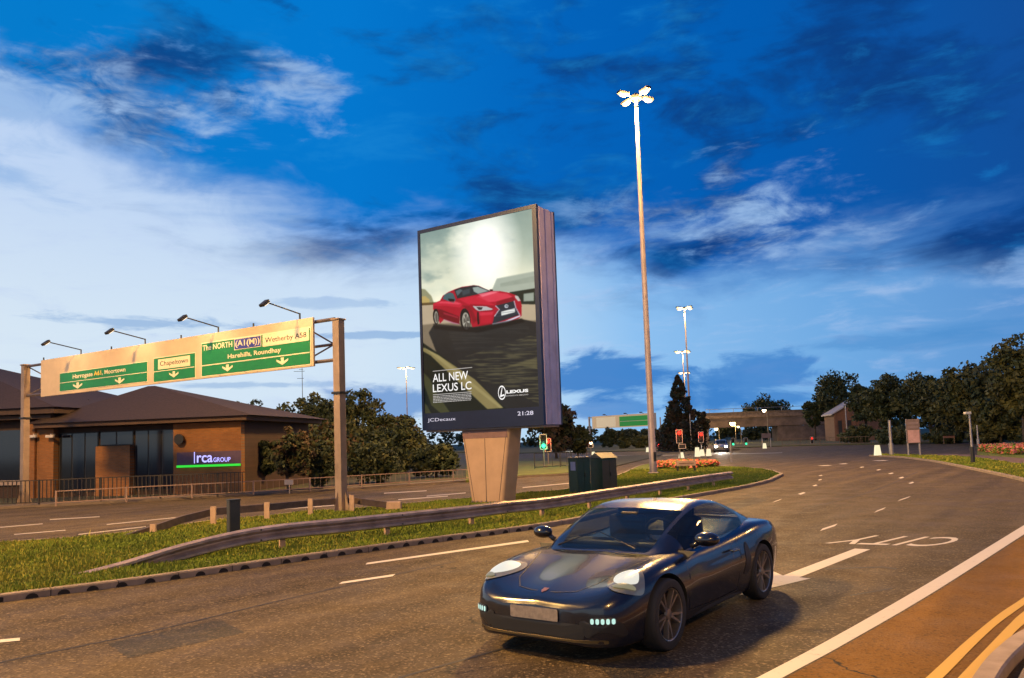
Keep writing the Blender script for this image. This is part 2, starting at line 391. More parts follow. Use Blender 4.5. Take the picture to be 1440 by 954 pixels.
mb = MB(); mb.prism(bedg, -.05, .085); struct(mb.build('lawn', GRASS))
# far left pavement and ground of the yard behind
lf = pts([(-420, 748), (-200, 729), (0, 716), (200, 706), (340, 698), (480, 690), (660, 678), (733, 672), (806, 668)])
fp = [(p.x, p.y) for p in lf]
off = [(p[0]+1.3, p[1]+2.1) for p in fp]
mb = MB(); mb.prism(fp+off[::-1], -.05, .1); struct(mb.build('pavement', mat('paving', (.15, .115, .09), .85, var=.25, scale=2)))
yard = off+[(off[-1][0]+12, off[-1][1]+40), (off[0][0]-40, off[0][1]+90)]
mb = MB(); mb.prism(yard, -.05, .07); struct(mb.build('yard', mat('yard_ground', (.06, .06, .03), .95, var=.5, scale=1.2)))
fv = pts([(655, 679), (735, 671.5), (806, 667), (826, 660), (800, 652), (730, 650), (655, 655)], n=4)
fvp = [(p.x, p.y) for p in fv]
mb = MB(); mb.prism(fvp, -.05, .125); struct(mb.build('far_lawn', mat('far_lawn_grass', (.11, .125, .02), .95, var=.4, scale=1.5)))
# ground beyond the cross road
b1 = [tuple(G(x, y)[:2]) for x, y in [(700, 638.5), (930, 634.5), (1100, 628), (1200, 626), (1440, 621), (1900, 604)]]
b1p = b1+[(260, 420), (-60, 420)]
mb = MB(); mb.prism(b1p, -.05, .12); struct(mb.build('far_verge', mat('far_verge_grass', (.055, .06, .018), .95, var=.5, scale=.3)))
# the road that runs on under the bridge
mb = MB(); mb.sheet([tuple(G(x, y)[:2]) for x, y in [(985, 636), (1045, 633)]]+[(64, 300), (46, 300)], .135); struct(mb.build('far_road', ASPH2))
# painted markings
def quad(mb, L, z=.004, mi=0): mb.sheet([tuple(G(x, y)[:2]) for x, y in L], z, mi)
mb = MB()
def gstrip(mb, La, Lb, z=.004, n=8):         # band between two image-read ground curves
    A = smooth_path([G(x, y) for x, y in La], n); B = smooth_path([G(x, y) for x, y in Lb], n)
    k = len(A); mb.add([(p.x, p.y, z) for p in A+B], [(i, i+1, k+i+1, k+i) for i in range(k-1)])
gstrip(mb, [(1500, 702), (1440, 739), (1320, 812), (1190, 887), (1064, 954), (700, 1140)], [(1500, 714), (1440, 752), (1320, 829), (1190, 905), (1100, 954), (740, 1155)])
me = mb
for L in ([(514, 794.5), (516, 792), (742, 760), (744, 762.5)], [(476, 822), (481, 818.8), (556, 807.8), (552, 811)], [(-40, 908), (-36, 903), (28, 897.5), (28, 901.5)],
          [(1120, 688), (1127, 689.5), (1131, 696), (1124, 694)] and [(1122, 695), (1130, 692.5), (1133, 693.5), (1126, 696)]):
    quad(me, L)
for cx, cy, w, h in ((1212, 657.2, 5, 1.0), (1235.5, 661, 5, 1.2), (1253, 666, 5.5, 1.4), (1267.5, 672, 5.5, 1.7), (1281.5, 679.3, 5.5, 2), (1186, 652.5, 9, .9), (1146, 683, 5, 1.5), (1153, 675, 4, 1.3), (1154, 669, 4, 1.1), (1160, 655, 14, .9), (1238, 648, 16, .8)):
    w *= .75; h *= .7
    quad(me, [(cx-w, cy+h*.4), (cx-w*.2, cy+h), (cx+w, cy-h*.2), (cx+w*.4, cy-h)])
for (x0, y0, x1, y1, t) in ((1262, 704.5, 1281, 698.8, 1.6), (1229, 720.5, 1246, 714.6, 2), (1153, 746, 1178, 738, 2.4), (1086, 706.5, 1100, 702.5, 1.4), (1010, 727, 1030, 720, 1.5)):
    quad(me, [(x0, y0+t*.5), (x0+4, y0-t), (x1, y1-t*.5), (x1-4, y1+t)])
# arrow
quad(me, [(1202, 772), (1224, 773), (1124, 812.5), (1140, 814), (1040, 838), (1078, 800), (1101, 810)])
struct(me.build('road_marking', WHITE))
# far-side lane dashes on the left carriageway, worn
m2 = MB()
for L in ((20, 752, 92, 746), (110, 752, 205, 741), (0, 742, 60, 737), (150, 738, 250, 728), (560, 703, 630, 698), (600, 698, 655, 693.5), (540, 694, 600, 690.5), (735, 686, 800, 680), (400, 716, 470, 711), (70, 731, 140, 727), (845, 651, 885, 648), (740, 645, 1100, 637), (800, 642, 1000, 639.5)):
    x0, y0, x1, y1 = L; t = .55 if y1 > 660 else .22
    m2.sheet([tuple(G(x, y)[:2]) for x, y in [(x0, y0-t), (x0, y0+t), (x1, y1+t), (x1, y1-t)]], .004)
struct(m2.build('worn_lane_marking', WHITE2))
# CITY, lettered for the drivers who come the other way
c1 = G(1361, 756.5); c2 = G(1214, 753); t1 = G(1318, 769.3); t2 = G(1158, 764.5)
m3 = MB()
def citymap(u, v): return (c1.lerp(c2, u)).lerp(t1.lerp(t2, u), v)+Vector((0, 0, .004))
text_on(m3, 'CITY', 0, 1, 0, 1, citymap)
struct(m3.build('road_lettering', WHITE))
# ochre bus lane and its double yellow lines
m4 = MB(); gstrip(m4, [(1500, 716.5), (1440, 754.5), (1320, 831.5), (1190, 907.5), (1104, 955), (746, 1158)], [(1700, 745), (1640, 800), (1560, 860), (1500, 910), (1450, 980), (1300, 1300)], .004)
struct(m4.build('bus_lane', ASPHO))
m5 = MB()
gstrip(m5, [(1560, 755), (1495, 800), (1440, 841), (1404.5, 865), (1356, 905), (1303, 954), (1180, 1060)], [(1560, 762), (1500, 807), (1440, 852), (1404.5, 878), (1372, 908), (1327, 954), (1210, 1068)], .009)
gstrip(m5, [(1560, 772), (1500, 817), (1440, 861), (1420, 879), (1390, 910), (1348, 954), (1235, 1075)], [(1560, 782), (1505, 826), (1440, 879), (1420, 899), (1400, 922), (1373, 954), (1265, 1085)], .009)
struct(m5.build('double_yellow_line', YELLOW))
# the near kerb in the bottom right corner
kc = pts([(1700, 790), (1600, 840), (1500, 890), (1460, 911), (1440, 927), (1416, 954), (1390, 1000), (1340, 1090)])
m6 = MB(); m6.sweep(kc, [(0, -.05), (0, .1), (.012, .12), (.15, .12), (.15, -.05)]); struct(m6.build('near_kerb', mat('pale_kerb', (.36, .27, .20), .8, var=.25, scale=3)))
pv = [(p.x, p.y) for p in kc]
m7 = MB(); q = [(x+.152, y-.02) for x, y in pv]; m7.prism(q+[(q[-1][0]+8, q[-1][1]), (q[0][0]+10, q[0][1]+2)], -.05, .115)
struct(m7.build('near_pavement', MATS['paving']))
# gully grating patch and tar lines
m8 = MB()
for L in ([(1160, 800), (1240, 797), (1262, 800), (1260, 801.2), (1240, 798.4), (1160, 801.3)], [(1195, 837), (1255, 827), (1255, 828.5), (1196, 838.6)]):
    quad(m8, L, .003)
for L in ([(-60, 948), (0, 932), (200, 891), (390, 846), (540, 812), (640, 790)], [(560, 954), (700, 915), (760, 899)], [(1130, 716), (1230, 690), (1290, 664)]):
    A_s = smooth_path([G(x, y) for x, y in L], 6)
    m8.sweep(A_s, [(-.02, .003), (.02, .003)], closed=False)
struct(m8.build('tar_seam', mat('tar', (.015, .013, .012), .6, var=0)))
m9 = MB()
for L in ([(150, 905), (310, 872), (345, 890), (180, 926)], [(1010, 712), (1060, 699), (1078, 704), (1030, 718)], [(840, 935), (930, 918), (960, 940), (868, 962)]): quad(m9, L, .002)
struct(m9.build('road_patch', asphalt('patch_asphalt', (.036, .031, .025), (.05, .043, .033), spk=.5)))
# ---------------------------------------------------------------- grass blades (nobody could count them)
def in_poly(P, poly):
    x, y = P[:, 0], P[:, 1]; r = np.zeros(len(P), bool); n = len(poly); j = n-1
    for i in range(n):
        xi, yi = poly[i]; xj, yj = poly[j]
        c = ((yi > y) != (yj > y)) & (x < (xj-xi)*(y-yi)/((yj-yi) if abs(yj-yi) > 1e-9 else 1e-9)+xi)
        r ^= c; j = i
    return r
def blades(name, label, poly, n, z, seed, ymax, hmin=.02, hmax=.06, w=.012, cat='grass', power=.6):
    rg = np.random.default_rng(seed); q = np.array(poly)
    lo = q.min(0); hi = np.minimum(q.max(0), [1e9, ymax])
    P = np.empty((0, 2))
    while len(P) < n:
        k = n*3; y = lo[1]+(hi[1]-lo[1])*rg.random(k)**(1/power) if power > 1 else lo[1]+(hi[1]-lo[1])*rg.random(k)
        x = lo[0]+(hi[0]-lo[0])*rg.random(k); C = np.c_[x, y]
        vis = np.abs(C[:, 0]) < .70*C[:, 1]+1
        C = C[vis & (rg.random(k) < (12/np.maximum(C[:, 1], 12))**1.3)]
        C = C[in_poly(C, poly)]; P = np.r_[P, C]
    P = P[:n]; a = rg.random(n)*6.283; dist = np.maximum(P[:, 1], 10)/13
    h = (hmin+(hmax-hmin)*rg.random(n)**2)*(1+.35*np.sin(P[:, 0]*1.7+np.sin(P[:, 1]*2.3)*2)); h = np.where(rg.random(n) < .03, h*2.3, h); ww = w*dist*(.6+.8*rg.random(n)); t = rg.random(n)*6.283; ln = h*.5*rg.random(n)
    V = np.empty((n, 3, 3)); dx = np.cos(a)*ww; dy = np.sin(a)*ww
    V[:, 0] = np.c_[P[:, 0]-dx, P[:, 1]-dy, np.full(n, z-.01)]; V[:, 1] = np.c_[P[:, 0]+dx, P[:, 1]+dy, np.full(n, z-.01)]
    V[:, 2] = np.c_[P[:, 0]+ln*np.cos(t), P[:, 1]+ln*np.sin(t), z+h]
    me = bpy.data.meshes.new(name); me.vertices.add(3*n); me.vertices.foreach_set('co', V.ravel())
    me.loops.add(3*n); me.loops.foreach_set('vertex_index', np.arange(3*n, dtype=np.int32))
    me.polygons.add(n); me.polygons.foreach_set('loop_start', np.arange(0, 3*n, 3, dtype=np.int32)); me.polygons.foreach_set('loop_total', np.full(n, 3, dtype=np.int32))
    for mt in BLADE: me.materials.append(mt)
    me.polygons.foreach_set('material_index', (rg.random(n) < .3+.3*np.sin(P[:, 0]*.9)*np.cos(P[:, 1]*.7)).astype(np.int32)); me.update(); me.validate()
    o = bpy.data.objects.new(name, me); COL.objects.link(o); tag(o, label, cat, kind='stuff'); return o
blades('island_grass', 'mown green grass on the long traffic island', inset(isl, .2), 150000, ZI, 1, 48)
blades('verge_grass', 'short grass on the right-hand roadside verge', inset(ver, .2), 16000, ZI, 2, 70, w=.02)
def flowers(name, label, poly, n, z, seed, cols, hmax=.35):
    rg = random.Random(seed); lo = [min(p[i] for p in poly) for i in (0, 1)]; hi = [max(p[i] for p in poly) for i in (0, 1)]
    m = MB(); k = 0
    while k < n:
        p = (rg.uniform(lo[0], hi[0]), rg.uniform(lo[1], hi[1]))
        if not in_poly(np.array([p]), poly)[0]: continue
        k += 1; h = rg.uniform(.08, hmax); r = rg.uniform(.04, .09)
        w = rg.random()*6.28; mi = 0 if rg.random() < .35 else rg.randint(1, len(cols))
        c = Vector((p[0], p[1], z+h)); e1 = Vector((math.cos(w), math.sin(w), rg.uniform(-.5, .5)))*r; e2 = Vector((-math.sin(w), math.cos(w), rg.uniform(-.5, .9)))*r
        m.add([c-e1-e2, c+e1-e2, c+e1+e2, c-e1+e2, c+Vector((0, 0, r))], [(0, 1, 4), (1, 2, 4), (2, 3, 4), (3, 0, 4)], mi)
        if rg.random() < .5: m.add([c-e1*.6, c+e1*.6, (p[0], p[1], z)], [(0, 1, 2)], 0)
    o = m.build(name, [MATS['grass_blade']]+cols); tag(o, label, 'flowers', kind='stuff'); return o
RED = mat('red_petals', (.42, .075, .035), .7, var=.4, scale=5); PINK = mat('pink_petals', (.5, .16, .12), .7, var=.3, scale=5)
bed = [tuple(G(x, y)[:2]) for x, y in [(925, 661.5), (960, 663), (1005, 659.5), (1012, 657.5), (960, 655.5), (925, 658)]]
flowers('flower_bed', 'red bedding flowers round the small sign on the island', bed, 3500, ZI, 3, [RED, PINK])
bed2 = [tuple(G(x, y)[:2]) for x, y in [(1376, 637), (1400, 641), (1425, 642.5), (1440, 641), (1560, 648), (1560, 638), (1440, 633), (1380, 634)]]
flowers('flower_border', 'pink and red flower bed beside the right-hand path', bed2, 5500, .08, 4, [RED, PINK, PINK], .5)
# ================================================================ trees
LEAF = {
 'dark': [mat('leaf_dark', (.020, .033, .011), .75, var=.4, scale=.8), mat('leaf_mid', (.034, .046, .013), .75, var=.4, scale=.8), mat('leaf_warm', (.058, .060, .016), .75, var=.3, scale=.8)],
 'light': [mat('leaf_mid', (.034, .046, .013)), mat('leaf_warm', (.06, .06, .016)), mat('leaf_pale', (.09, .088, .022), .75, var=.3, scale=.8)],
 'conifer': [mat('needle', (.014, .022, .010), .85, var=.4, scale=1), mat('needle_brown', (.035, .022, .012), .85, var=.4, scale=1), mat('needle_deep', (.010, .014, .008), .85, var=.3)],
 'red': [mat('leaf_mid', (.034, .046, .013)), mat('leaf_rust', (.075, .045, .017), .75, var=.3, scale=.8), mat('leaf_warm', (.06, .06, .016))]}
BARK = mat('bark', (.05, .038, .028), .9, var=.4, scale=5, bump=.5)
def leaf_mesh(name, C, S, sz, npc, mats, parent, seed, z0=None):
    rg = np.random.default_rng(seed); C = np.array(C); S = np.array(S); nc = len(C); n = nc*npc
    ci = np.repeat(np.arange(nc), npc)
    d = rg.normal(size=(n, 3)); d /= np.linalg.norm(d, axis=1)[:, None]; rr = (.45+.6*rg.random(n)**.7)[:, None]
    P = C[ci]+d*rr*S[ci][:, None]*np.array([1, 1, .8])
    a = rg.normal(size=(n, 3))*.8+d*.8; a /= np.linalg.norm(a, axis=1)[:, None]
    b = np.cross(a, rg.normal(size=(n, 3))); b /= np.linalg.norm(b, axis=1)[:, None]; c = np.cross(a, b)
    s = sz*(.55+.9*rg.random(n))[:, None]
    V = np.stack([P-b*s, P+c*s*.55, P+b*s, P-c*s*.55], 1).reshape(-1, 3)
    if z0 is not None: V[:, 2] = np.maximum(V[:, 2], z0)
    me = bpy.data.meshes.new(name); me.vertices.add(4*n); me.vertices.foreach_set('co', V.ravel()); me.loops.add(4*n); me.loops.foreach_set('vertex_index', np.arange(4*n, dtype=np.int32))
    me.polygons.add(n); me.polygons.foreach_set('loop_start', np.arange(0, 4*n, 4, dtype=np.int32)); me.polygons.foreach_set('loop_total', np.full(n, 4, dtype=np.int32))
    for m_ in mats: me.materials.append(m_)
    cm = rg.choice(len(mats), nc, p=[.45, .35, .2]); mi = cm[ci]; fl = rg.random(n) < .25; mi[fl] = rg.integers(0, len(mats), fl.sum())
    me.polygons.foreach_set('material_index', mi.astype(np.int32)); me.update()
    o = bpy.data.objects.new(name, me); COL.objects.link(o)
    if parent: o.parent = parent
    return o
def tree(name, label, base, h, w, seed, kind='dark', trunk=.22, leaf=.26, clumps=70, npc=70, cat='tree', group=None, shape='round'):
    rg = random.Random(seed); t = thing(name, label, cat, base, 0, group)
    C = []; S = []; z0 = h*trunk
    for k in range(clumps):
        if shape == 'cone':
            v = rg.random()**1.3; rad = w/2*(1-v)**.75*(.9 if v > .35 else 1.0)*(.8+.3*rg.random()); z = h*.06+v*h*.93; a = rg.random()*6.283
            r0 = rad*rg.random()**.4; C.append((r0*math.cos(a), r0*math.sin(a), z)); S.append(max(.18, w*.13*(1.15-v)))
        else:
            while True:
                x, y, z = (rg.uniform(-1, 1) for _ in range(3)); q = x*x+y*y+z*z
                if .12 < q < 1: break
            # lower crown wider, upper crown lumpy
            lump = .86+.2*math.sin(3*math.atan2(y, x)+seed)+.08*math.sin(5*z+seed)
            C.append((x*w/2*.88*lump, y*w/2*.88*lump, z0+(h-z0)*(.5+.5*z*.9*lump))); S.append(w*rg.uniform(.07, .15))
    leaf_mesh('crown', C, S, leaf, npc, LEAF[kind], t, seed)
    m = MB(); r = max(.09, h*.02); p = Vector((0, 0, -.2)); top = Vector((rg.uniform(-.3, .3), rg.uniform(-.3, .3), h*.5))
    m.cyl(p, top*.5, r*1.25, r*.9, 8); m.cyl(top*.5, top, r*.9, r*.55, 8)
    for k in range(9):
        c = Vector(C[rg.randrange(len(C))]); s = top*rg.uniform(.45, 1); m.cyl(s, c, r*.38, r*.12, 5)
    m.build('trunk', BARK, t, smooth=True)
    return t
def T(name, label, px, ytop, wpx, D, seed, ybase=None, **k):   # a tree read from the photograph: centre column, top, width, distance
    b = W(px, HOR-.0345*(px-720), D); b.z = 0
    h = W(px, ytop, D).z; tree(name, label, b, h, wpx*D/FPX, seed, **k)
rt = 'trees beyond the crossroads on the right'
T('broadleaf_tree', 'tallest dark tree cut by the right edge, nearest of the belt', 1440, 470, 92, 78, 11, kind='light', clumps=120, trunk=.12, leaf=.22, group=rt)
T('broadleaf_tree', 'broad olive tree left of the tree at the right edge', 1370, 502, 108, 92, 12, kind='light', clumps=120, trunk=.12, group=rt)
T('broadleaf_tree', 'dark domed tree above the small white signboard posts', 1310, 516, 92, 104, 13, kind='dark', clumps=110, trunk=.14, group=rt)
T('broadleaf_tree', 'bushy dark tree just right of the brick building', 1252, 519, 78, 112, 14, kind='dark', clumps=100, trunk=.14, group=rt)
T('broadleaf_tree', 'round crowned tree rising alone behind the bridge end', 1180, 521, 80, 165, 15, kind='dark', clumps=110, leaf=.3, trunk=.25, group=rt)
T('broadleaf_tree', 'small low tree below the yellow lamp over the bridge', 1146, 551, 36, 172, 16, kind='dark', clumps=50, leaf=.3, group=rt)
T('broadleaf_tree', 'slim dark tree filling the gap beside the brick building', 1218, 535, 52, 140, 17, kind='dark', clumps=60, leaf=.3, group=rt)
T('broadleaf_tree', 'low spreading tree behind the flower bed on the right', 1405, 552, 84, 84, 18, kind='light', clumps=80, trunk=.1, leaf=.22, group=rt)
T('broadleaf_tree', 'dark understorey tree between the signboard and lamp post', 1340, 556, 70, 112, 19, kind='dark', clumps=70, trunk=.1, group=rt)
T('broadleaf_tree', 'rounded tree peeping over the middle of the bridge', 1080, 555, 74, 240, 20, kind='dark', clumps=90, leaf=.4, group='trees around the bridge')
T('broadleaf_tree', 'bush-like tree seen under the bridge by the street lamps', 1022, 597, 34, 260, 21, kind='dark', clumps=50, leaf=.4, group='trees around the bridge')
for i, (px, yt, w, D, lab) in enumerate(((1062, 598, 46, 232, 'leafy bush under the left half of the bridge'), (1112, 596, 56, 236, 'dark leafy mass under the right half of the bridge'), (1152, 597, 50, 216, 'dark bush where the bridge meets the bank'))):
    T('bush', lab, px, yt, w, D, 40+i, kind='dark', clumps=60, trunk=.02, leaf=.38, cat='bush', group='bushes under the bridge')
T('conifer_tree', 'tall dark conifer behind the red traffic light', 957, 528, 66, 112, 22, kind='conifer', clumps=230, npc=60, shape='cone', leaf=.2)
T('broadleaf_tree', 'dark shrubby tree leaning against the foot of the conifer', 984, 572, 34, 116, 23, kind='conifer', clumps=60, leaf=.22)
T('broadleaf_tree', 'dark tree half hidden by the right side of the billboard', 782, 563, 72, 88, 24, kind='conifer', clumps=90, trunk=.1)
T('broadleaf_tree', 'drooping dark tree just right of the billboard', 812, 598, 44, 92, 25, kind='dark', clumps=60, trunk=.1)
for i, (px, yt, w, D, lab) in enumerate(((856, 601, 36, 176, 'hedge bush below the left end of the distant sign gantry'), (884, 600, 44, 180, 'hedge bush below the middle of the distant sign gantry'), (914, 598, 36, 170, 'hedge bush below the right end of the distant sign gantry'), (878, 614, 26, 150, 'pale green rounded bush under the distant gantry'), (900, 612, 28, 150, 'larger pale green bush under the distant gantry'))):
    T('bush', lab, px, yt, w, D, 50+i, kind='dark' if i < 3 else 'light', clumps=50, trunk=.02, leaf=.3, cat='bush', group='bushes under the distant gantry')
lg = 'trees behind the low brick building'
for i, (px, yt, w, D, k, lab) in enumerate(((350, 566, 62, 58, 'dark', 'leafy tree at the right end of the brown roof'), (396, 561, 70, 60, 'red', 'rust tinged tree left of the big gantry post'), (446, 551, 70, 60, 'dark', 'bushy tree directly behind the big gantry post'), (503, 541, 66, 64, 'dark', 'tallest spiky tree right of the big gantry post'), (548, 571, 62, 66, 'red', 'lower sloping tree beside the left billboard edge'), (430, 590, 120, 54, 'red', 'low rusty hedge tree below the gantry sign'), (545, 600, 110, 58, 'dark', 'low hedge tree left of the billboard pedestal'))):
    T('broadleaf_tree', lab, px, yt-3, w*1.35, D, 60+i, kind=k, clumps=130, trunk=.0, leaf=.15, npc=80, group=lg)
T('broadleaf_tree', 'ragged tree between the two brown roofs', 142, 549, 60, 60, 68, kind='red', clumps=80, trunk=.1, leaf=.16)
T('ornamental_tree', 'small tree in front of the left brick wall panel', 160, 606, 62, 41.5, 69, kind='red', clumps=60, trunk=.3, leaf=.1)
T('ornamental_tree', 'small rusty tree in front of the dark glazing right of the sign', 408, 600, 66, 37.5, 70, kind='red', clumps=90, trunk=.16, leaf=.09, npc=80)
T('ornamental_tree', 'small dark tree against the end wall of the brick office', 368, 604, 48, 40.5, 71, kind='dark', clumps=70, trunk=.1, leaf=.1)
T('bush', 'dark round bush below the clamp of the big gantry post', 452, 622, 64, 39, 72, kind='dark', clumps=70, trunk=.0, leaf=.1, cat='bush')
T('bush', 'wide dark bush between the gantry post and the pedestal', 530, 620, 90, 43, 73, kind='dark', clumps=80, trunk=.0, leaf=.1, cat='bush')
T('bush', 'dark bush directly left of the billboard pedestal', 612, 622, 84, 48, 74, kind='dark', clumps=80, trunk=.0, leaf=.12, cat='bush')
# distant tree line
C = []; S = []; rg = random.Random(5)
for i in range(260):
    x = -330+i*3.0; y = 300+20*math.sin(i*.15)+rg.uniform(-8, 8)
    hh = 4+1.8*math.sin(i*.21)+rg.uniform(0, 2.2)
    if 38 < x < 70: hh *= .5
    for k in range(3): C.append((x+rg.uniform(-3, 3), y, rg.uniform(.3, 1)*hh)); S.append(rg.uniform(1.4, 2.6))
tag(leaf_mesh('distant_wood', C, S, .8, 26, LEAF['dark'], None, 9), 'low dark line of distant trees along the horizon', 'wood', kind='stuff')
# hedge row behind the far railing on the right
for i, (px, yt, w, D, lab) in enumerate(((1205, 599, 50, 118, 'hedge bush in front of the brick building'), (1262, 600, 64, 104, 'dark hedge bush behind the two grey sign posts'), (1330, 603, 60, 98, 'hedge bush right of the pale signboard'), (1392, 601, 62, 88, 'hedge bush behind the right-hand lamp post'), (1444, 600, 60, 82, 'hedge bush at the right edge above the flowers'))):
    T('bush', lab, px, yt, w, D, 80+i, kind='dark', clumps=70, trunk=.02, leaf=.22, cat='bush', group='hedge bushes beyond the right-hand road')
# ================================================================ buildings on the left
ROOF = mat('roof_tiles', (.042, .025, .021), .85, var=.35, scale=9, bump=.6, bscale=14)
BRICK = None
def brick(name, c1, c2, mortar, sc=1.0):
    mt = bpy.data.materials.new(name); mt.use_nodes = True
    nt = mt.node_tree; N = nt.nodes; L = nt.links; b = N['Principled BSDF']
    tc = N.new('ShaderNodeTexCoord'); mp = N.new('ShaderNodeMapping'); mp.inputs['Rotation'].default_value = (R(90), 0, 0)
    L.new(tc.outputs['Object'], mp.inputs[0])
    br = N.new('ShaderNodeTexBrick'); L.new(mp.outputs[0], br.inputs[0])
    br.inputs['Color1'].default_value = (*c1, 1); br.inputs['Color2'].default_value = (*c2, 1); br.inputs['Mortar'].default_value = (*mortar, 1)
    br.inputs['Scale'].default_value = sc; br.inputs['Brick Width'].default_value = .225; br.inputs['Row Height'].default_value = .075; br.inputs['Mortar Size'].default_value = .008
    n = N.new('ShaderNodeTexNoise'); n.inputs['Scale'].default_value = 1.5; n.inputs['Detail'].default_value = 6; L.new(tc.outputs['Object'], n.inputs[0])
    mx = N.new('ShaderNodeMix'); mx.data_type = 'RGBA'; mx.blend_type = 'MULTIPLY'; mx.inputs[0].default_value = .5
    L.new(br.outputs['Color'], mx.inputs[6]); L.new(n.outputs['Fac'], mx.inputs[7]); L.new(mx.outputs[2], b.inputs['Base Color']); b.inputs['Roughness'].default_value = .85
    MATS[name] = mt; return mt
BRICK = brick('orange_brick', (.36, .14, .04), (.28, .105, .03), (.25, .15, .08))
BRICK2 = brick('dark_brick', (.075, .038, .028), (.055, .03, .024), (.06, .042, .035))
GLASSD = mat('dark_glazing', (.012, .016, .026), .08, var=0, spec=.6)
TRIM = mat('pale_trim', (.34, .26, .22), .6, var=.1)
# the brick office: a wall plane parallel to the left road
A = G(-160, 708); B = G(342, 694.5); A.z = B.z = 0
dv = (B-A); LEN = dv.length; rz = math.atan2(dv.y, dv.x)
nB = Vector((math.sin(rz), -math.cos(rz), 0))
def bu(px): # distance along the facade of an image column
    P = PL(px, 640, A, nB); return (P-A).dot(dv.normalized())
def bz(px, py): return PL(px, py, A, nB).z
bld = thing('brick_office', 'low brick office with brown hipped roof and blue lit name sign', 'office building', A, rz)
ZT = bz(300, 594)
m = MB(); u0 = bu(78)
m.box(((u0+LEN)/2, 4.2, ZT/2), (LEN-u0, 8, ZT)); wall = m.build('wall', BRICK2, bld)
# brick piers and dark window bays, each proud of the wall
for i, (a, b, y) in enumerate(((56, 79, 593), (138, 186, 640), (247, 342, 600))):
    m = MB(); ua, ub = bu(a), bu(b); zt = ZT-.02 if i != 1 else ZT*.72
    m.box(((ua+ub)/2, -.02, zt/2), (ub-ua, .36, zt)); m.build('pier', BRICK, bld)
def bay(a, b, z0, z1, mull):
    ua, ub = bu(a), bu(b); w = MB(); w.box(((ua+ub)/2, .16, (z0+z1)/2), (ub-ua, .05, z1-z0)); f = w.build('window', DARK, bld)
    g = MB(); n = mull; s = (ub-ua)/n
    for k in range(n): g.box((ua+s*(k+.5), .125, (z0+z1)/2), (s-.08, .03, z1-z0-.1))
    g.build('pane', GLASSD, f)
bay(81, 136, .3, ZT-.25, 3); bay(188, 245, .3, ZT-.25, 3); bay(138.5, 185.5, ZT*.72+.03, ZT-.25, 2)
# sign on the brick panel
us0, us1 = bu(253), bu(342); zs1 = bz(300, 635); zs0 = bz(300, 653)
m = MB(); m.box(((us0+us1)/2, -.235, (zs0+zs1)/2), (us1-us0, .07, zs1-zs0)); sg = m.build('name_sign', mat('sign_purple', (.09, .05, .10), .6), bld)
m = MB(); m.box(((us0+us1)/2, -.29, zs0-.06), (us1-us0, .04, .11)); m.build('light_strip', emat('green_strip', (.02, .75, .03), 1.0), sg)
m = MB(); H = zs1-zs0
def smap(u, v): return Vector((u, -.275, v))
text_on(m, 'l', bu(277), bu(278.2), zs0+.12*H, zs0+1.0*H, smap, .01)
text_on(m, 'rca', bu(281), bu(303), zs0+.16*H, zs0+.72*H, smap, .012)
text_on(m, 'GROUP', bu(304), bu(328), zs0+.17*H, zs0+.52*H, smap, .012)
m.build('lettering', emat('sign_blue_white', (.42, .40, 1.0), 1.6), sg)
# wall lamp and cameras
m = MB(); m.cyl((bu(259), -.22, bz(259, 618)), (bu(259), -.5, bz(259, 618)), .2, .26, 10); m.build('flood_light', BLACK, bld)
for px in (56, 80):
    m = MB(); m.bbox((bu(px), -.5, bz(px, 614)), (.42, .16, .14), .03, mx=None); m.box((bu(px), -.3, bz(px, 611)), (.05, .3, .05)); m.build('security_camera', mat('camera_white', (.55, .5, .5), .5), bld)
# fascia and hipped roof
m = MB(); m.box(((u0+LEN)/2, 4.0, ZT+.13), (LEN-u0+1.2, 9.6, .22)); m.build('fascia', mat('brown_fascia', (.08, .045, .035), .7), bld)
apl = Vector(((PL(213, 543, A-nB*4, nB)-A).dot(dv.normalized()), 4, PL(213, 543, A-nB*4, nB).z))
m = MB(); e0, e1 = u0-.9, LEN+1.0; f0, f1 = -1.0, 9; zr = ZT+.243
m.add([(e0, f0, zr), (e1, f0, zr), (e1, f1, zr), (e0, f1, zr), (apl.x-.2, 4, apl.z), (apl.x+.2, 4, apl.z)], [(0, 1, 5, 4), (1, 2, 5), (2, 3, 4, 5), (3, 0, 4), (3, 2, 1, 0)])
m.build('roof', ROOF, bld)
# neighbouring building at the left edge
C0 = A-dv.normalized()*6; C0.z = 0
b2 = thing('brick_hall', 'dark brick hall with brown roof at the left edge of the photo', 'building', C0, rz)
uL = bu(56)+(A-C0).length; z2 = bz(60, 583)
m = MB(); m.box((uL/2, 6.4, z2/2), (uL, 12, z2)); m.build('wall', BRICK2, b2)
def b2u(px): return bu(px)+(A-C0).length
m = MB(); m.box(((b2u(-60)+b2u(27))/2, .42, z2*.52), (b2u(27)-b2u(-60), .1, z2*.62)); f = m.build('window', GLASSD, b2)
m = MB(); m.box(((b2u(-60)+b2u(27))/2, .38, z2*.20), (b2u(27)-b2u(-60), .3, .25)); m.build('window_sill', TRIM, f)
m = MB(); m.box((b2u(47)-.1, .1, z2*.45), (b2u(56)-b2u(36), .8, z2*.9)); m.build('pier', BRICK, b2)
m = MB(); m.box((uL/2+.4, 6, z2+.15), (uL+2, 13.6, .3)); m.box((uL/2+.3, 6.1, z2-.13), (uL+1.2, 13, .2)); m.build('eaves', mat('eaves_brown', (.06, .035, .028), .7), b2)
m = MB(); zr = z2+.303; x1 = uL+1.6; tq = PL(-70, 503, A-nB*6, nB); tx = (tq-C0).dot(dv.normalized())
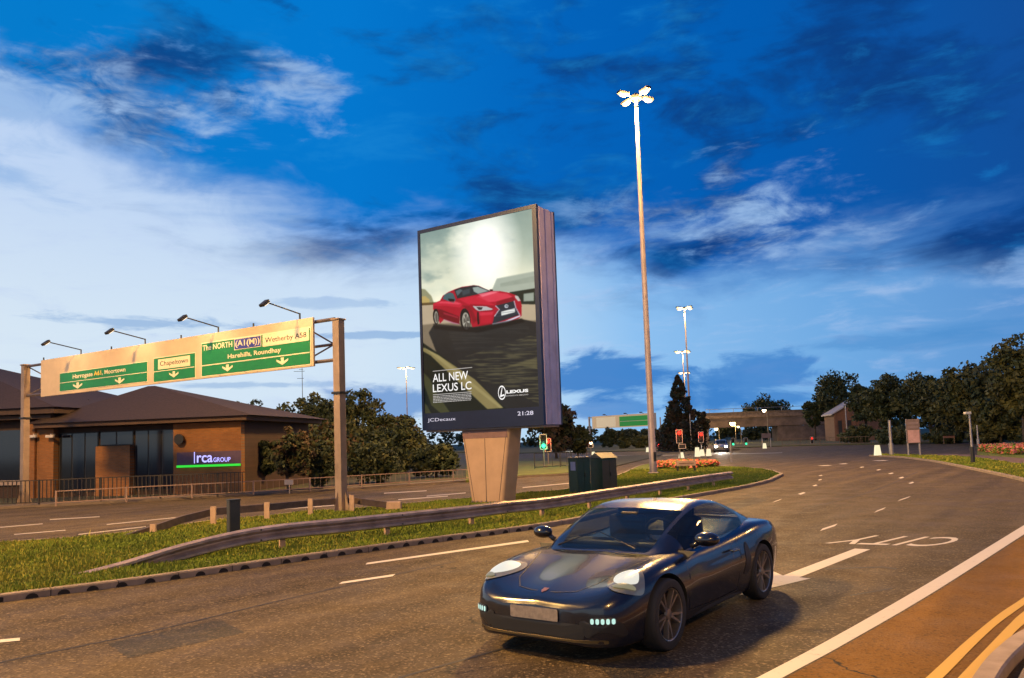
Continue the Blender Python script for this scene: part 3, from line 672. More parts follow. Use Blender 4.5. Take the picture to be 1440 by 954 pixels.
m.add([(-3, -1, zr), (x1, -1, zr), (x1, 13, zr), (-3, 13, zr), (tx-3, 6, tq.z), (tx, 6, tq.z)], [(0, 1, 5, 4), (1, 2, 5), (2, 3, 4, 5), (3, 0, 4), (3, 2, 1, 0)])
m.build('roof', ROOF, b2)
# roof-top plant and steel ladder cage seen beneath the gantry sign
D0 = W(84, 575, 44); ch = thing('flue_cage', 'grey flue and steel ladder cage between the two brown roofs', 'flue', (D0.x, D0.y, 0))
m = MB(); m.cyl((-.25, 0, 0), (-.25, 0, 5.6), .28, .28, 12); m.build('flue', DARK, ch)
m = MB()
for dx in (0, .45, .9): m.cyl((.5+dx, .4, 0), (.5+dx, .4, 5.3), .03, .03, 5)
for k in range(12): m.cyl((.5, .4, .5+k*.42), (1.4, .4, .5+k*.42), .018, .018, 5)
m.build('ladder', DARK, ch)
# aerial mast behind the trees
P = W(426, 600, 75); m = MB(); h = W(426, 518, 75).z
m.cyl((0, 0, 0), (0, 0, h), .05, .025, 6)
for k, l in ((.97, .8), (.9, .5), (.99, .3)): m.cyl((-l, 0, h*k), (l*.3, 0, h*k), .02, .02, 4)
o = m.build('aerial', DARK); o.location = (P.x, P.y, 0); tag(o, 'thin aerial mast rising behind the trees under the big sign', 'aerial')
# ---------------------------------------------------------------- railings and fences
def walk(path, step):
    out = []; carry = 0
    for a, b in zip(path[:-1], path[1:]):
        L = (b-a).length; s = carry
        while s < L: out.append((a+(b-a)*(s/L), (b-a).normalized())); s += step
        carry = s-L
    return out
def railing(name, label, path, h, bar, post, mat_, z0=0, bt=.012, cat='railing', rail_t=.02, pale=False):
    t = thing(name, label, cat, path[0])
    o = path[0]; loc = [p-o for p in path]
    m = MB(); q = [(-rail_t, h-rail_t), (rail_t, h-rail_t), (rail_t, h+rail_t), (-rail_t, h+rail_t)]
    m.sweep(loc, q); m.sweep(loc, [(a, b-h+.12) for a, b in q]); m.build('rail', mat_, t)
    m = MB()
    for p, d in walk(loc, bar): m.box((p.x, p.y, h/2+.05), (bt, bt, h-.12))
    b = m.build('infill_panel', mat_, t)
    for p, d in walk(loc, post)[:90]:
        m = MB(); m.box((p.x, p.y, h/2), (.06, .06, h+.06)); m.build('post', mat_, t)
    return t
lfz = [p+Vector((.25, .4, .1)) for p in pts([(62, 716), (200, 707.5), (340, 699.5), (480, 690.5), (658, 678.5)], n=3)]
railing('pedestrian_guard_rail', 'low pale pedestrian guard railing along the far left kerb', lfz, .58, .28, 2.6, mat('rail_paint', (.26, .17, .14), .6), bt=.012)
fz = [G(x, y, .07)+Vector((0, 0, 0)) for x, y in [(-120, 718), (78, 709.5), (186, 704), (345, 697)]]
railing('palisade_fence', 'dark vertical bar palisade fence before the brick office', fz, 1.05, .17, 2.4, mat('fence_black', (.022, .017, .016), .6), bt=.03, cat='fence')
rz_ = [G(x, y, .12) for x, y in [(1100, 626.5), (1200, 624.5), (1300, 622.5), (1440, 619)]]
railing('guard_railing', 'long brown guard railing beyond the cross road on the right', rz_, 1.0, .5, 3.2, mat('rail_brown', (.13, .085, .06), .7), bt=.03, rail_t=.03)
rz2 = [G(x, y, .1) for x, y in [(752, 660), (796, 657), (806, 655)]]
railing('short_railing', 'short dark railing on the lit grass right of the pedestal', rz2, 1.1, .9, 2.6, DARK, bt=.025, rail_t=.025)
# small notice on the guard railing
P = G(398, 695, .1)+Vector((.2, .3, 0)); m = MB(); m.bbox((0, -.05, .5), (.42, .02, .22), .008); m.cyl((0, 0, 0), (0, 0, .5), .02, .02, 6)
o = m.build('small_notice', mat('notice_cream', (.6, .45, .33), .6)); o.location = P; o.rotation_euler = (0, 0, rz); tag(o, 'small cream notice plate on the left guard railing', 'notice')
# ---------------------------------------------------------------- safety barriers on the island
WB = [(-.03, .165), (.055, .20), (.055, .245), (-.045, .305), (-.045, .335), (.055, .395), (.055, .44), (-.03, .475), (-.05, .47), (.03, .43), (.03, .405), (-.07, .345), (-.07, .295), (.03, .235), (.03, .21), (-.05, .17)]
BARR = mat('weathered_barrier', (.36, .28, .26), .48, .5, var=.4, scale=2.5)
base = [(112, 806), (180, 797), (250, 788), (330, 779), (400, 770.5), (484, 761), (575, 750), (652, 740.5), (716, 731.5), (780, 724), (880, 706), (998, 685), (1030, 680)]
bp_ = [G(x, y, ZI) for x, y in base]
bp_ = [Vector((p.x, p.y, ZI)) for p in bp_]
for i, d in enumerate((-.47, -.36, -.20, -.05)): bp_[i].z = ZI+d
t = thing('safety_barrier', 'long steel crash barrier along the near edge of the island', 'crash barrier', (0, 0, 0))
sp = smooth_path(bp_, 4)
m = MB(); m.sweep(sp, WB); m.build('beam', BARR, t, smooth=True, angle=40)
for p, d in walk(sp, 3.2):
    m = MB(); m.sweep([p-d*.14, p+d*.14], [(o_+.006*(1 if i < 8 else -1), h_) for i, (o_, h_) in enumerate(WB)]); sp__ = m.build('splice', BARR, t)
    for zz in (.225, .42):
        m = MB(); q = Vector((d.y, -d.x, 0))*.06+p+Vector((0, 0, zz)); m.cyl(q, q+Vector((d.y, -d.x, 0))*.015, .018, .018, 6); m.build('bolt', DARK, sp__)
for p, d in walk(smooth_path([Vector((q.x, q.y, ZI)) for q in bp_[4:]], 4), 2.4):
    m = MB(); q = p+Vector((-d.y, d.x, 0))*.12; ang = math.atan2(d.y, d.x)
    m.box((0, 0, .18), (.11, .07, .50), mx=Matrix.Translation(q) @ Matrix.Rotation(ang, 4, 'Z')); m.build('post', mat('barrier_post', (.40, .27, .19), .7, var=.2), t)
t = thing('box_beam_barrier', 'short crash barrier with ramped ends behind the dark cabinet', 'crash barrier', (0, 0, 0))
b2_ = [(128, 760, -.30), (165, 756, -.2), (215, 748, -.05), (256, 742, .10), (300, 736.5, .21), (377, 729.5, .21), (438, 723, .21), (496, 718.5, .21), (510, 719.5, .18), (553, 717, .0)]
# the far-going run stands on the back edge
path2 = [G(x, y-1, ZI)+Vector((0, 0, z)) for x, y, z in b2_]
m = MB(); m.sweep(path2, [(-.04, 0), (.05, 0), (.05, .19), (-.04, .19)]); m.build('beam', mat('barrier_brown', (.10, .07, .06), .55, .3, var=.3), t)
for x, y, hh in ((218, 748, .2), (302, 736.5, .47), (377, 729.5, .47), (438, 723.5, .47), (496, 719, .5)):
    m = MB(); p = G(x, y, ZI); m.box((p.x, p.y-.1, ZI+hh/2), (.14, .08, hh)); m.build('post', MATS['barrier_post'], t)
m = MB(); p = G(549, 716, ZI); m.bbox((p.x+.1, p.y, ZI+.1), (.5, .3, .26), .04); m.build('end_block', MATS['barrier_post'], t)
# dark cabinet
def cab(name, label, px, py, w, d, h, ang, mt, cat, extra=None):
    P = G(px, py, ZI); P.z = ZI-.02; t = thing(name, label, cat, P, ang)
    m = MB(); m.bbox((0, 0, h/2), (w, d, h), .015); m.build('body', mt, t); return t
c = cab('feeder_pillar', 'slim dark grey metal cabinet on the grass before the barrier', 328.5, 757, .245, .2, .86, R(38), mat('cabinet_grey', (.035, .035, .033), .5, var=.2, scale=3), 'cabinet')
m = MB(); m.bbox((0, 0, .875), (.27, .225, .03), .008); m.build('lid', MATS['cabinet_grey'], c)
m = MB(); m.box((0, -.102, .45), (.2, .004, .72)); m.build('door', MATS['cabinet_grey'], c)
# two green equipment cabinets by the mast
GRN = mat('cabinet_green', (.014, .045, .036), .45, var=.25, scale=2); GRN2 = mat('cabinet_brown_green', (.05, .045, .033), .5, var=.25, scale=2)
def cabinet_big(name, label, px, py, w, d, h, ang, gable, sticker):
    P = G(px, py, ZI); P.z = ZI-.02; t = thing(name, label, 'cabinet', P, ang, 'equipment cabinets beside the pedestal')
    m = MB(); m.bbox((0, 0, h/2), (w, d, h), .025); m.build('body', GRN, t)
    m = MB()
    if gable: m.add([(-w/2-.03, -d/2-.03, h+.003), (w/2+.03, -d/2-.03, h+.003), (w/2+.03, d/2+.03, h+.003), (-w/2-.03, d/2+.03, h+.003), (-w/2-.03, 0, h+.2), (w/2+.03, 0, h+.2)], [(0, 1, 5, 4), (2, 3, 4, 5), (1, 2, 5), (3, 0, 4), (3, 2, 1, 0)])
    else: m.bbox((0, 0, h+.025), (w+.06, d+.06, .045), .015)
    m.build('roof' if gable else 'lid', mat('cabinet_top', (.14, .12, .10), .55), t)
    m = MB()
    for s in (-1, 1): m.box((s*w*.24, -d/2-.006, h*.5), (w*.45, .012, h*.86))
    for s in range(5): m.box((w*.24, -d/2-.016, h*.2+s*.04), (w*.3, .01, .014))
    dr = m.build('door', GRN2 if gable else GRN, t)
    m = MB(); m.bbox((.03, -d/2-.03, h*.52), (.03, .03, .14), .008); m.build('handle', DARK, dr)
    if sticker:
        m = MB(); m.box((-w/2-.006, -.04, h*.78), (.01, .3, .32)); m.build('notice', mat('notice_blue', (.22, .26, .5), .5), t)
    return t
cabinet_big('equipment_cabinet', 'lower flat-topped green cabinet with a pale blue notice', 816, 692.5, .62, .55, 1.28, R(32), False, True)
cabinet_big('equipment_cabinet', 'taller green cabinet with a pitched top nearest the mast', 850, 690, .72, .7, 1.25, R(32), True, False)
# ---------------------------------------------------------------- high masts
def mast(label, P, h, scale=1.0, nlamp=4, power=1.0, group='high mast lamps', rot=.3, col=LAMP_COL, radii=(.20, .09), es=22, z0=ZI):
    P = Vector((P.x, P.y, z0)); t = thing('high_mast_lamp', label, 'mast lamp', P, rot, group); h -= z0
    m = MB(); m.lathe([(radii[0]*1.5, -.1), (radii[0]*1.5, .05), (radii[0], .08), (radii[0], 1.4), (radii[0]*.93, 1.42), (radii[1], h-.3), (radii[1], h)], 14); m.build('pole', mat('mast_steel', (.30, .25, .26), .5, .55, var=.2, scale=1.5), t, smooth=True, angle=35)
    m = MB(); m.box((.03, -radii[0]-.008, .9), (.16, .02, .5)); m.build('access_door', DARK, t)
    m = MB(); m.lathe([(.25, h-.35), (.32, h-.3), (.32, h-.12), (.1, h+.05), (.0, h+.1)], 12); m.build('head_frame', DARK, t, smooth=True, angle=40)
    for k in range(nlamp):
        a = 2*math.pi*k/nlamp+.2; mx = Matrix.Rotation(a, 4, 'Z')
        m = MB(); m.cyl((.25, 0, h-.2), (.8*scale, 0, h-.15), .04, .04, 6, mx=mx); m.bbox((1.15*scale, 0, h-.08), (.95*scale, .42*scale, .16), .05, mx=mx)
        ln = m.build('lantern', DARK, t)
        m = MB(); m.lathe([(0, -.17*scale), (.15*scale, -.15*scale), (.23*scale, -.08*scale), (.25*scale, .0)], 12, mx=mx @ Matrix.Translation((1.18*scale, 0, h-.165)) @ Matrix.Diagonal((1.5, 1, 1, 1)))
        m.build('bulb', emat('sodium_glow', (1.0, .70, .34), 2.3), ln, smooth=True)
    ld = bpy.data.lights.new('lamp_light', 'POINT'); ld.energy = MAST_W*power; ld.color = col; ld.shadow_soft_size = 1.3
    lo = bpy.data.objects.new('lamp_light', ld); COL.objects.link(lo); lo.parent = t; lo.location = (0, 0, h-.75)
    return t
B1 = G(919, 666, ZI); H1 = W(893, 133, B1.y).z
mast('tall foreground mast with four glowing lamps right of the billboard', B1, H1, power=.8, scale=.74)
for px, yt, D, lab in ((968, 432, 121, 'second tallest lit mast standing beside the conifer'), (962, 494, 186, 'distant lit mast just above the conifer top, upper of two'), (963, 524, 250, 'farthest lit mast whose lamps touch the conifer top'), (570, 517, 200, 'thin distant lit mast left of the billboard')):
    b = W(px+3, 600, D); hh = W(px, yt, D).z
    mast(lab, Vector((b.x, b.y, 0)), hh, scale=1.0 if D < 150 else 1.5, power=.35, z0=.1, radii=(.18, .09), es=30)
# masts of the same row that stand outside the frame and light the near road
mast('lit mast outside the frame on the left verge', Vector((-19, 9, 0)), 20, power=.95, z0=0)
mast('lit mast outside the frame behind the camera', Vector((9, -26, 0)), 22, power=.42, z0=0)
mast('lit mast outside the frame to the far right', Vector((48, 34, 0)), 21, power=.16, z0=0)
# ---------------------------------------------------------------- small street lamps
def street_lamp(label, px, yt, D, r=.3, col=(1, .55, .15), es=14, h0=0, power=0, armx=-.6):
    P = W(px, yt, D); t = thing('street_lamp', label, 'street lamp', (P.x, P.y, h0), 0, 'small street lamps')
    h = P.z-h0; m = MB(); m.cyl((-armx, 0, 0), (-armx, 0, h*.97), .09, .06, 8); m.cyl((-armx, 0, h*.97), (0, 0, h+.12), .05, .04, 6); m.build('column', mat('lamp_column', (.25, .2, .15), .6, .3), t)
    m = MB(); m.bbox((0, 0, h+.18), (r*2.6, r*1.4, .2), .05); m.build('lantern', DARK, t)
    m = MB(); m.lathe([(0, -r*1.3), (r*.7, -r), (r, -.3*r), (r, 0)], 10, mx=Matrix.Translation((0, 0, h+.07))); m.build('bulb', emat('lamp_%d_%d' % (int(col[1]*100), es), col, es), t, smooth=True)
    if power:
        ld = bpy.data.lights.new('lamp_light', 'POINT'); ld.energy = power; ld.color = col; ld.shadow_soft_size = .3
        lo = bpy.data.objects.new('lamp_light', ld); COL.objects.link(lo); lo.parent = t; lo.location = (0, 0, h-.6)
street_lamp('small white lamp in front of the bridge parapet', 1074.5, 577, 170, .42, (1, .75, .45), 14)
street_lamp('yellow lamp above the right end of the bridge', 1137, 568, 200, .5, (1, .6, .12), 8, armx=-.9)
street_lamp('pale lamp over the bridge next to the round tree', 1166, 569, 205, .5, (1, .85, .6), 9)
street_lamp('brightest yellow lamp beneath the bridge', 1030, 595, 178, .62, (1, .66, .22), 18, power=9000)
street_lamp('yellow lamp at the left abutment of the bridge', 988.5, 600, 175, .42, (1, .62, .2), 9)
street_lamp('round pale lamp seen below the bridge, left of the brightest', 1007, 603, 182, .42, (1, .8, .5), 8)
street_lamp('small lamp low below the bridge, right of the brightest', 1038, 600, 190, .32, (1, .75, .35), 8)
# unlit grey column with slim head
def column(label, px, yb, yt, wb=.07, wt=.05, group='bare grey posts', head=False, mt=None):
    b = G(px, yb, .1); D = b.y; h = W(px, yt, D).z-.1
    t = thing('grey_post', label, 'post', (b.x, b.y, .1), 0, group)
    m = MB(); m.cyl((0, 0, 0), (0, 0, h), wb, wt, 10); m.build('pole', mt or GALV, t, smooth=True, angle=40)
    m = MB(); m.cyl((0, 0, 0), (0, 0, h*.33), wb*1.55, wb*1.5, 10); m.build('base_sleeve', DARK if head else GALV, t, smooth=True, angle=40)
    if head:
        m = MB(); m.bbox((-.1, 0, h+.04), (.34, .2, .14), .04); m.build('sensor_head', mat('sensor_grey', (.45, .45, .45), .4), t)
column('slim grey post with small sensor head on the right verge', 1368.5, 651, 582, .07, .045, head=True)
column('plain thick grey post between lit bollard and signboard', 1254, 640, 591, .11, .1)
column('thin pale post behind the sensor post', 1376, 627, 598, .09, .06)
column('tall thin post in front of the brick building', 1192, 622.5, 569, .1, .08)
column('slim post on the kerb right of the flower bed sign', 1028.5, 650, 620, .04, .035)
column('grey post left of the conifer', 930.5, 632, 587, .13, .1)
column('thin post between mast and conifer trunk', 972.5, 633, 582, .1, .08)
# ---------------------------------------------------------------- lit traffic bollards
LB = emat('bollard_glow', (1.0, .88, .55), 1.0)
def bollard(label, px, yb, yt, w=.32):
    b = G(px, yb, .0); h = W(px, yt, b.y).z; t = thing('traffic_bollard', label, 'bollard', (b.x, b.y, 0), 0, 'lit traffic bollards')
    m = MB(); m.bbox((0, 0, .05), (w*1.6, w*1.2, .1), .03); m.build('base', KERB, t)
    m = MB(); m.box((0, 0, .1+(h-.15)/2), (w*1.45, w*.9, h-.15), taper=.72); m.build('shell', LB, t)
    m = MB(); m.bbox((0, 0, h), (w*1.05, w*.7, .09), .035); m.build('cap', LB, t)
for lab, px, yb, yt in (('glowing white bollard on the tip of the right verge', 1234.5, 642.5, 627), ('white bollard standing under the large red signal', 958.5, 646, 637), ('tallest glowing bollard right of the conifer trunk', 981, 644, 630), ('second glowing bollard, close to the tallest one', 987.5, 643, 633), ('third glowing bollard beside the distant headlights', 997, 643, 632), ('far glowing bollard left of the railing on the cross road', 1075.5, 632, 624), ('small glowing bollard behind the tall foreground mast', 911, 637, 630), ('small glowing bollard above the flat-topped cabinet', 834.5, 641, 636)):
    bollard(lab, px, yb, yt)
# ================================================================ sign gantry
PLf = G(34, 712, 0); PRt = G(480.5, 719, ZI); PLf.z = 0; PRt.z = 0
gd = (PRt-PLf); GL = gd.length; gx = gd.normalized(); grz = math.atan2(gx.y, gx.x); gn = Vector((math.sin(grz), -math.cos(grz), 0))
BP = PLf+gn*.22                             # plane of the sign face
def gu(px, py=500): return (PL(px, py, BP, gn)-BP).dot(gx)
def gz(px, py): return PL(px, py, BP, gn).z
gan = thing('sign_gantry', 'large lit road sign gantry with cream board over the left carriageway', 'sign gantry', PLf, grz)
STEEL = mat('gantry_steel', (.30, .22, .17), .55, .35, var=.3, scale=1.2)
hR = gz(478, 447); hL = gz(36, 512)
for u, h in ((0, hL), (GL, hR)):
    m = MB(); m.bbox((u, 0, h/2), (.27, .27, h), .02); m.bbox((u, 0, h), (.34, .34, .05), .01); m.bbox((u, 0, .04), (.6, .6, .1), .02)
    for a in range(4): m.add([(u+.15*math.cos(a*1.571), .15*math.sin(a*1.571), .08), (u+.34*math.cos(a*1.571), .34*math.sin(a*1.571), .08), (u+.15*math.cos(a*1.571), .15*math.sin(a*1.571), .75), (u+.16*math.cos(a*1.571+.08), .16*math.sin(a*1.571+.08), .08)], [(0, 1, 2), (0, 2, 3), (1, 3, 2)])
    m.build('post', STEEL, gan)
    m = MB(); m.bbox((u, 0, h*.62), (.36, .36, .07), .01); m.build('clamp', DARK, gan)
uTL, uTR = gu(57, 530), gu(440, 485); zt0, zt1 = gz(57, 505), gz(440, 449); zb0, zb1 = gz(57, 557), gz(441, 517)
ztop = (zt0+zt1)/2; zbot = (zb0+zb1)/2
def tube(m, a, b, r): m.cyl(a, b, r, r, 6)
m = MB()
tube(m, (.15, .0, ztop-.12), (GL-.15, .0, ztop-.12), .06); tube(m, (.15, .0, zbot+.15), (GL-.15, .0, zbot+.15), .06); tube(m, (.6, .75, (ztop+zbot)/2), (GL-.75, .75, (ztop+zbot)/2), .05)
n = 12
for k in range(n+1):
    u = .15+(GL-.3)*k/n; up = min(GL-.15, u+(GL-.3)/n/2)
    for z in (ztop-.12, zbot+.15):
        tube(m, (u, 0, z), (min(max(up, .6), GL-.75), .75, (ztop+zbot)/2), .028)
        if k < n: tube(m, (min(max(up, .6), GL-.75), .75, (ztop+zbot)/2), (.15+(GL-.3)*(k+1)/n, 0, z), .028)
m.build('truss', mat('truss_steel', (.16, .13, .13), .5, .5), gan)
# board: stands just before the chords
BOARD = mat('cream_board', (.52, .40, .27), .5, var=.12, scale=1.2)
m = MB(); m.bbox(((uTL+uTR)/2, -.17, (ztop+zbot)/2), (uTR-uTL, .08, ztop-zbot), .012); bd = m.build('sign_board', BOARD, gan)
def zp(x, y): return 40+x/3.4286, 420+y/3.4286
def U(x): return gu(zp(x, 0)[0])
def Zz(x, y): return gz(*zp(x, y))
SG = mat('sign_green', (.006, .17, .045), .45, var=.08); SC = mat('sign_cream', (.72, .62, .42), .45, var=.05); SB = mat('sign_blue', (.03, .04, .30), .45); SK = mat('sign_black', (.03, .02, .015), .5); SY = mat('sign_yellow', (.8, .5, .02), .45)
def panel(x0, x1, y0, y1, yo, mt, name, parent, d=.012):   # corner readings at the left edge; heights from the centre
    u0, u1 = U(x0), U(x1); m = MB(); m.box(((u0+u1)/2, yo, (y0+y1)/2), (u1-u0, d, abs(y1-y0))); return m.build(name, mt, parent)
def sign_panel(x0, x1, tl, tr, bl, br, div0, div1):
    z1 = (Zz(x0, tl)+Zz(x1, tr))/2; z0 = (Zz(x0, bl)+Zz(x1, br))/2; b = (z1-z0)*.035
    f = panel(x0, x1, z0, z1, -.216, SC, 'direction_sign', bd)
    m = MB(); u0, u1 = U(x0)+b, U(x1)-b; m.box(((u0+u1)/2, -.226, (z0+z1)/2), (u1-u0, .010, z1-z0-2*b)); m.build('green_field', SG, f) if False else None
    zd = (Zz(x0, div0)+Zz(x1, div1))/2
    g = MB(); g.box(((u0+u1)/2, -.228, (z0+z1)/2), (u1-u0, .012, z1-z0-2*b), 0); g.box(((u0+u1)/2, -.236, zd), (u1-u0-.02, .006, b*.8), 1)
    return f, g, z0, z1
def stext(g, s, x0, x1, yc0, yc1, h, bold, mi, yo=-.238):
    zc = (Zz(x0, yc0)+Zz(x1, yc1))/2; hh = abs(Zz((x0+x1)/2, 0)-Zz((x0+x1)/2, h))
    text_on(g, s, U(x0), U(x1), zc-hh/2, zc+hh/2, lambda u, v: Vector((u, yo, v)), bold, mi)
def sarrow(g, x, y, w=44, h=30):
    u0, u1 = U(x-w/2), U(x+w/2); z1 = Zz(x, y-h/2); z0 = Zz(x, y+h/2); uc = (u0+u1)/2; H = z1-z0; Wd = u1-u0
    P = [(0, 0), (.5, .55), (.5, .82), (.13, .50), (.13, 1), (-.13, 1), (-.13, .50), (-.5, .82), (-.5, .55)]
    vs = [(uc+a*Wd, -.238, z0+b*H) for a, b in P]; g.add(vs, [(0, 1, 2, 3), (0, 3, 6), (3, 4, 5, 6), (0, 6, 7, 8)], 1)
SM = [SG, SC, SK, SB, SY]
f, g, z0, z1 = sign_panel(152, 575, 358, 303, 450, 402, 407, 357)
stext(g, 'Harrogate', 216, 312, 380, 367, 27, .018, 1); stext(g, 'A61', 318, 353, 361, 358, 22, .018, 4); stext(g, ', Moortown', 357, 470, 357, 344, 24, .018, 1)
sarrow(g, 240, 420); sarrow(g, 442, 396)
g.build('lettering', SM, f)
f, g, z0, z1 = sign_panel(603, 806, 285, 260, 407, 383, 354, 330)
g.box(((U(627)+U(781))/2, -.236, (Zz(627, 320)+Zz(781, 298))/2), (U(781)-U(627), .008, abs(Zz(700, 285)-Zz(700, 334))), 1)
stext(g, 'Chapeltown', 637, 772, 318, 301, 29, .006, 2, -.2425); sarrow(g, 703, 366)
g.build('lettering', SM, f)
f, g, z0, z1 = sign_panel(833, 1364, 210, 140, 380, 321, 325, 260)
stext(g, 'The NORTH', 842, 985, 239, 220, 27, .02, 1)
g.box(((U(1132)+U(1356))/2, -.236, (Zz(1132, 203)+Zz(1356, 174))/2), (U(1356)-U(1132), .008, abs(Zz(1244, 160)-Zz(1244, 218))), 1)
stext(g, 'Wetherby A58', 1144, 1344, 204, 179, 32, .004, 2, -.2425)
cz = (Zz(995, 223)+Zz(1125, 204))/2; hz = abs(Zz(1060, 186)-Zz(1060, 240))
g.box(((U(994)+U(1125))/2, -.235, cz), (U(1125)-U(994), .006, hz), 1); g.box(((U(994)+U(1125))/2, -.240, cz), (U(1122)-U(997), .006, hz*.9), 3)
stext(g, '(A1(M))', 1001, 1118, 222, 206, 36, .02, 1, -.2455)
stext(g, 'Harehills, Roundhay', 963, 1220, 280, 253, 29, .018, 1)
sarrow(g, 961, 335, 50, 34); sarrow(g, 1226, 303, 56, 36)
g.build('lettering', SM, f)
# lamp arms in front of the board
for (bx, hx) in ((110, 68), (200, 157), (303, 262), (418, 377)):
    u = gu(bx, 470); m = MB()
    m.cyl((u, -.1, ztop-.1), (u, -.1, ztop+.22), .03, .03, 6); m.cyl((u, -.1, ztop+.2), (u-.1, -1.35, ztop+.42), .022, .022, 6); am = m.build('lamp_arm', DARK, gan)
    m = MB(); mx = Matrix.Translation((u-.1, -1.45, ztop+.38)) @ Matrix.Rotation(R(38), 4, 'X'); m.bbox((0, 0, 0), (.20, .32, .10), .025, mx=mx); m.build('lamp_head', DARK, am)
    m = MB(); m.box((0, .02, -.056), (.15, .22, .010), mx=mx); m.build('lamp_glass', emat('sign_lamp', (1, .7, .4), 2.5), am)
    ld = bpy.data.lights.new('sign_light', 'SPOT'); ld.energy = 60; ld.color = (1, .72, .42); ld.spot_size = R(120); ld.spot_blend = .8; ld.shadow_soft_size = .1
    lo = bpy.data.objects.new('sign_light', ld); COL.objects.link(lo); lo.parent = gan; lo.location = (u-.1, -1.38, ztop+.25)
    lo.rotation_euler = (Vector((0, 1.2, -.75))).to_track_quat('-Z', 'Y').to_euler()
m = MB()
for px in (57, 152, 250, 352): u = gu(px+3, 480); m.cyl((u, -.17, ztop), (u, -.17, ztop+.12), .03, .03, 6)
m.build('bracket', DARK, gan)
# ---------------------------------------------------------------- distant sign gantry
Pa = W(829, 600, 205); Pb = W(922, 600, 190); Pa.z = Pb.z = .1; d = Pb-Pa; r2 = math.atan2(d.y, d.x); L2 = d.length
fg = thing('distant_sign_gantry', 'distant cream and green sign gantry behind the tall mast', 'sign gantry', Pa, r2)
h1 = W(829, 587, 205).z; hb = W(870, 602, 198).z
for u in (0, L2):
    m = MB(); m.box((u, 0, h1/2), (.35, .35, h1)); m.build('post', GALV, fg)
m = MB(); m.box((L2/2, 0, h1-.25), (L2, .2, .2)); m.build('beam', GALV, fg)
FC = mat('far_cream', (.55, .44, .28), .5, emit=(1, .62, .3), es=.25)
m = MB(); m.box((L2*.52, -.3, (h1+hb)/2), (L2*.92, .15, h1-hb)); bq = m.build('sign_board', FC, fg)
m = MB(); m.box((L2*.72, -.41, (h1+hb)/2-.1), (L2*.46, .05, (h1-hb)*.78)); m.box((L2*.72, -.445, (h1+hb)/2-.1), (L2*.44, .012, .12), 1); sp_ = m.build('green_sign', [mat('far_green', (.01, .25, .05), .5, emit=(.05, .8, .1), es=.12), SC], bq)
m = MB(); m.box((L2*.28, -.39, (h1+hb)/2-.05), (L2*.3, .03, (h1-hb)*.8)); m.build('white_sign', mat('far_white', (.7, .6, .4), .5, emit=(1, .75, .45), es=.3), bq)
for k in (.3, .62, .85):
    m = MB(); m.cyl((L2*k, -.3, h1), (L2*k, -1.4, h1+.25), .05, .05, 5); m.bbox((L2*k, -1.5, h1+.25), (.5, .6, .25), .05); m.build('lamp_arm', DARK, fg)
# ================================================================ billboard
eb = Vector((1.5245, -1, 0)).normalized(); brz = math.atan2(eb.y, eb.x); nb_ = Vector((math.sin(brz), -math.cos(brz), 0))
Pb0 = G(684.5, 707, ZI); Pb0.z = 0; FP = Pb0+nb_*.20
def fu(px, py): return (PL(px, py, FP, nb_)-Pb0).dot(eb)
def fz(px, py): return PL(px, py, FP, nb_).z
bb = thing('billboard', 'tall illuminated advertising billboard on a tapered pedestal', 'billboard', Pb0, brz)
uL = (fu(587.5, 330)+fu(594.5, 600))/2; uR = (fu(753.5, 300)+fu(766, 590))/2; zT = (fz(588, 325)+fz(753, 287))/2; zB = (fz(595, 606)+fz(765, 598))/2
uc = (uL+uR)/2; TH = 1.15; y0 = -.20; Wd = uR-uL
NAVY = mat('navy_frame', (.012, .018, .055), .3, .3, var=.1)
sL, sR = fu(591, 330), (fu(749, 293)+fu(757.5, 571))/2; sL = (sL+fu(597, 582))/2; sT = (fz(591, 330)+fz(749, 292.5))/2; sB = (fz(597, 583)+fz(757, 571))/2
m = MB(); m.bbox((uc, y0+TH/2, (zT+zB)/2), (Wd-.10, TH-.10, zT-zB-.06), .03); case = m.build('case', mat('case_metal', (.16, .15, .22), .33, .85, var=.15, scale=1.5), bb)
# dark rim round the front, with a deep lower band
m = MB(); yb = y0-.0
for (a, b, c, e) in ((uL, sL, zB, zT), (sR, uR, zB, zT), (sL, sR, sT, zT), (sL, sR, zB, sB)):
    m.box(((a+b)/2, y0+.045, (c+e)/2), (b-a, .13, e-c))
m.build('front_frame', NAVY, bb)
# ribbed side cladding (right and left), back frame
for s, ux in ((1, uR-.03), (-1, uL+.03)):
    m = MB(); out = [(-.0, .12), (.035, .15), (.035, .38), (.012, .41), (.012, .48), (.04, .52), (.04, .78), (.012, .82), (.012, .90), (.035, .93), (.035, TH-.10), (0, TH-.07), (-.1, TH-.07), (-.1, .12)]
    m.prism([(ux+s*a, y0+b) for a, b in out], zB+.02, zT-.04); m.build('side_cladding', mat('ribbed_cladding', (.50, .40, .46), .38, .6, var=.2, scale=1.2), bb)
m = MB(); m.bbox((uc, y0+TH-.04, (zT+zB)/2), (Wd, .08, zT-zB), .02); m.build('back_frame', NAVY, bb)
m = MB(); m.bbox((uc, y0+TH/2, zB-.02), (Wd-.16, TH-.16, .07), .01); m.build('soffit', mat('soffit', (.25, .2, .22), .5), bb)
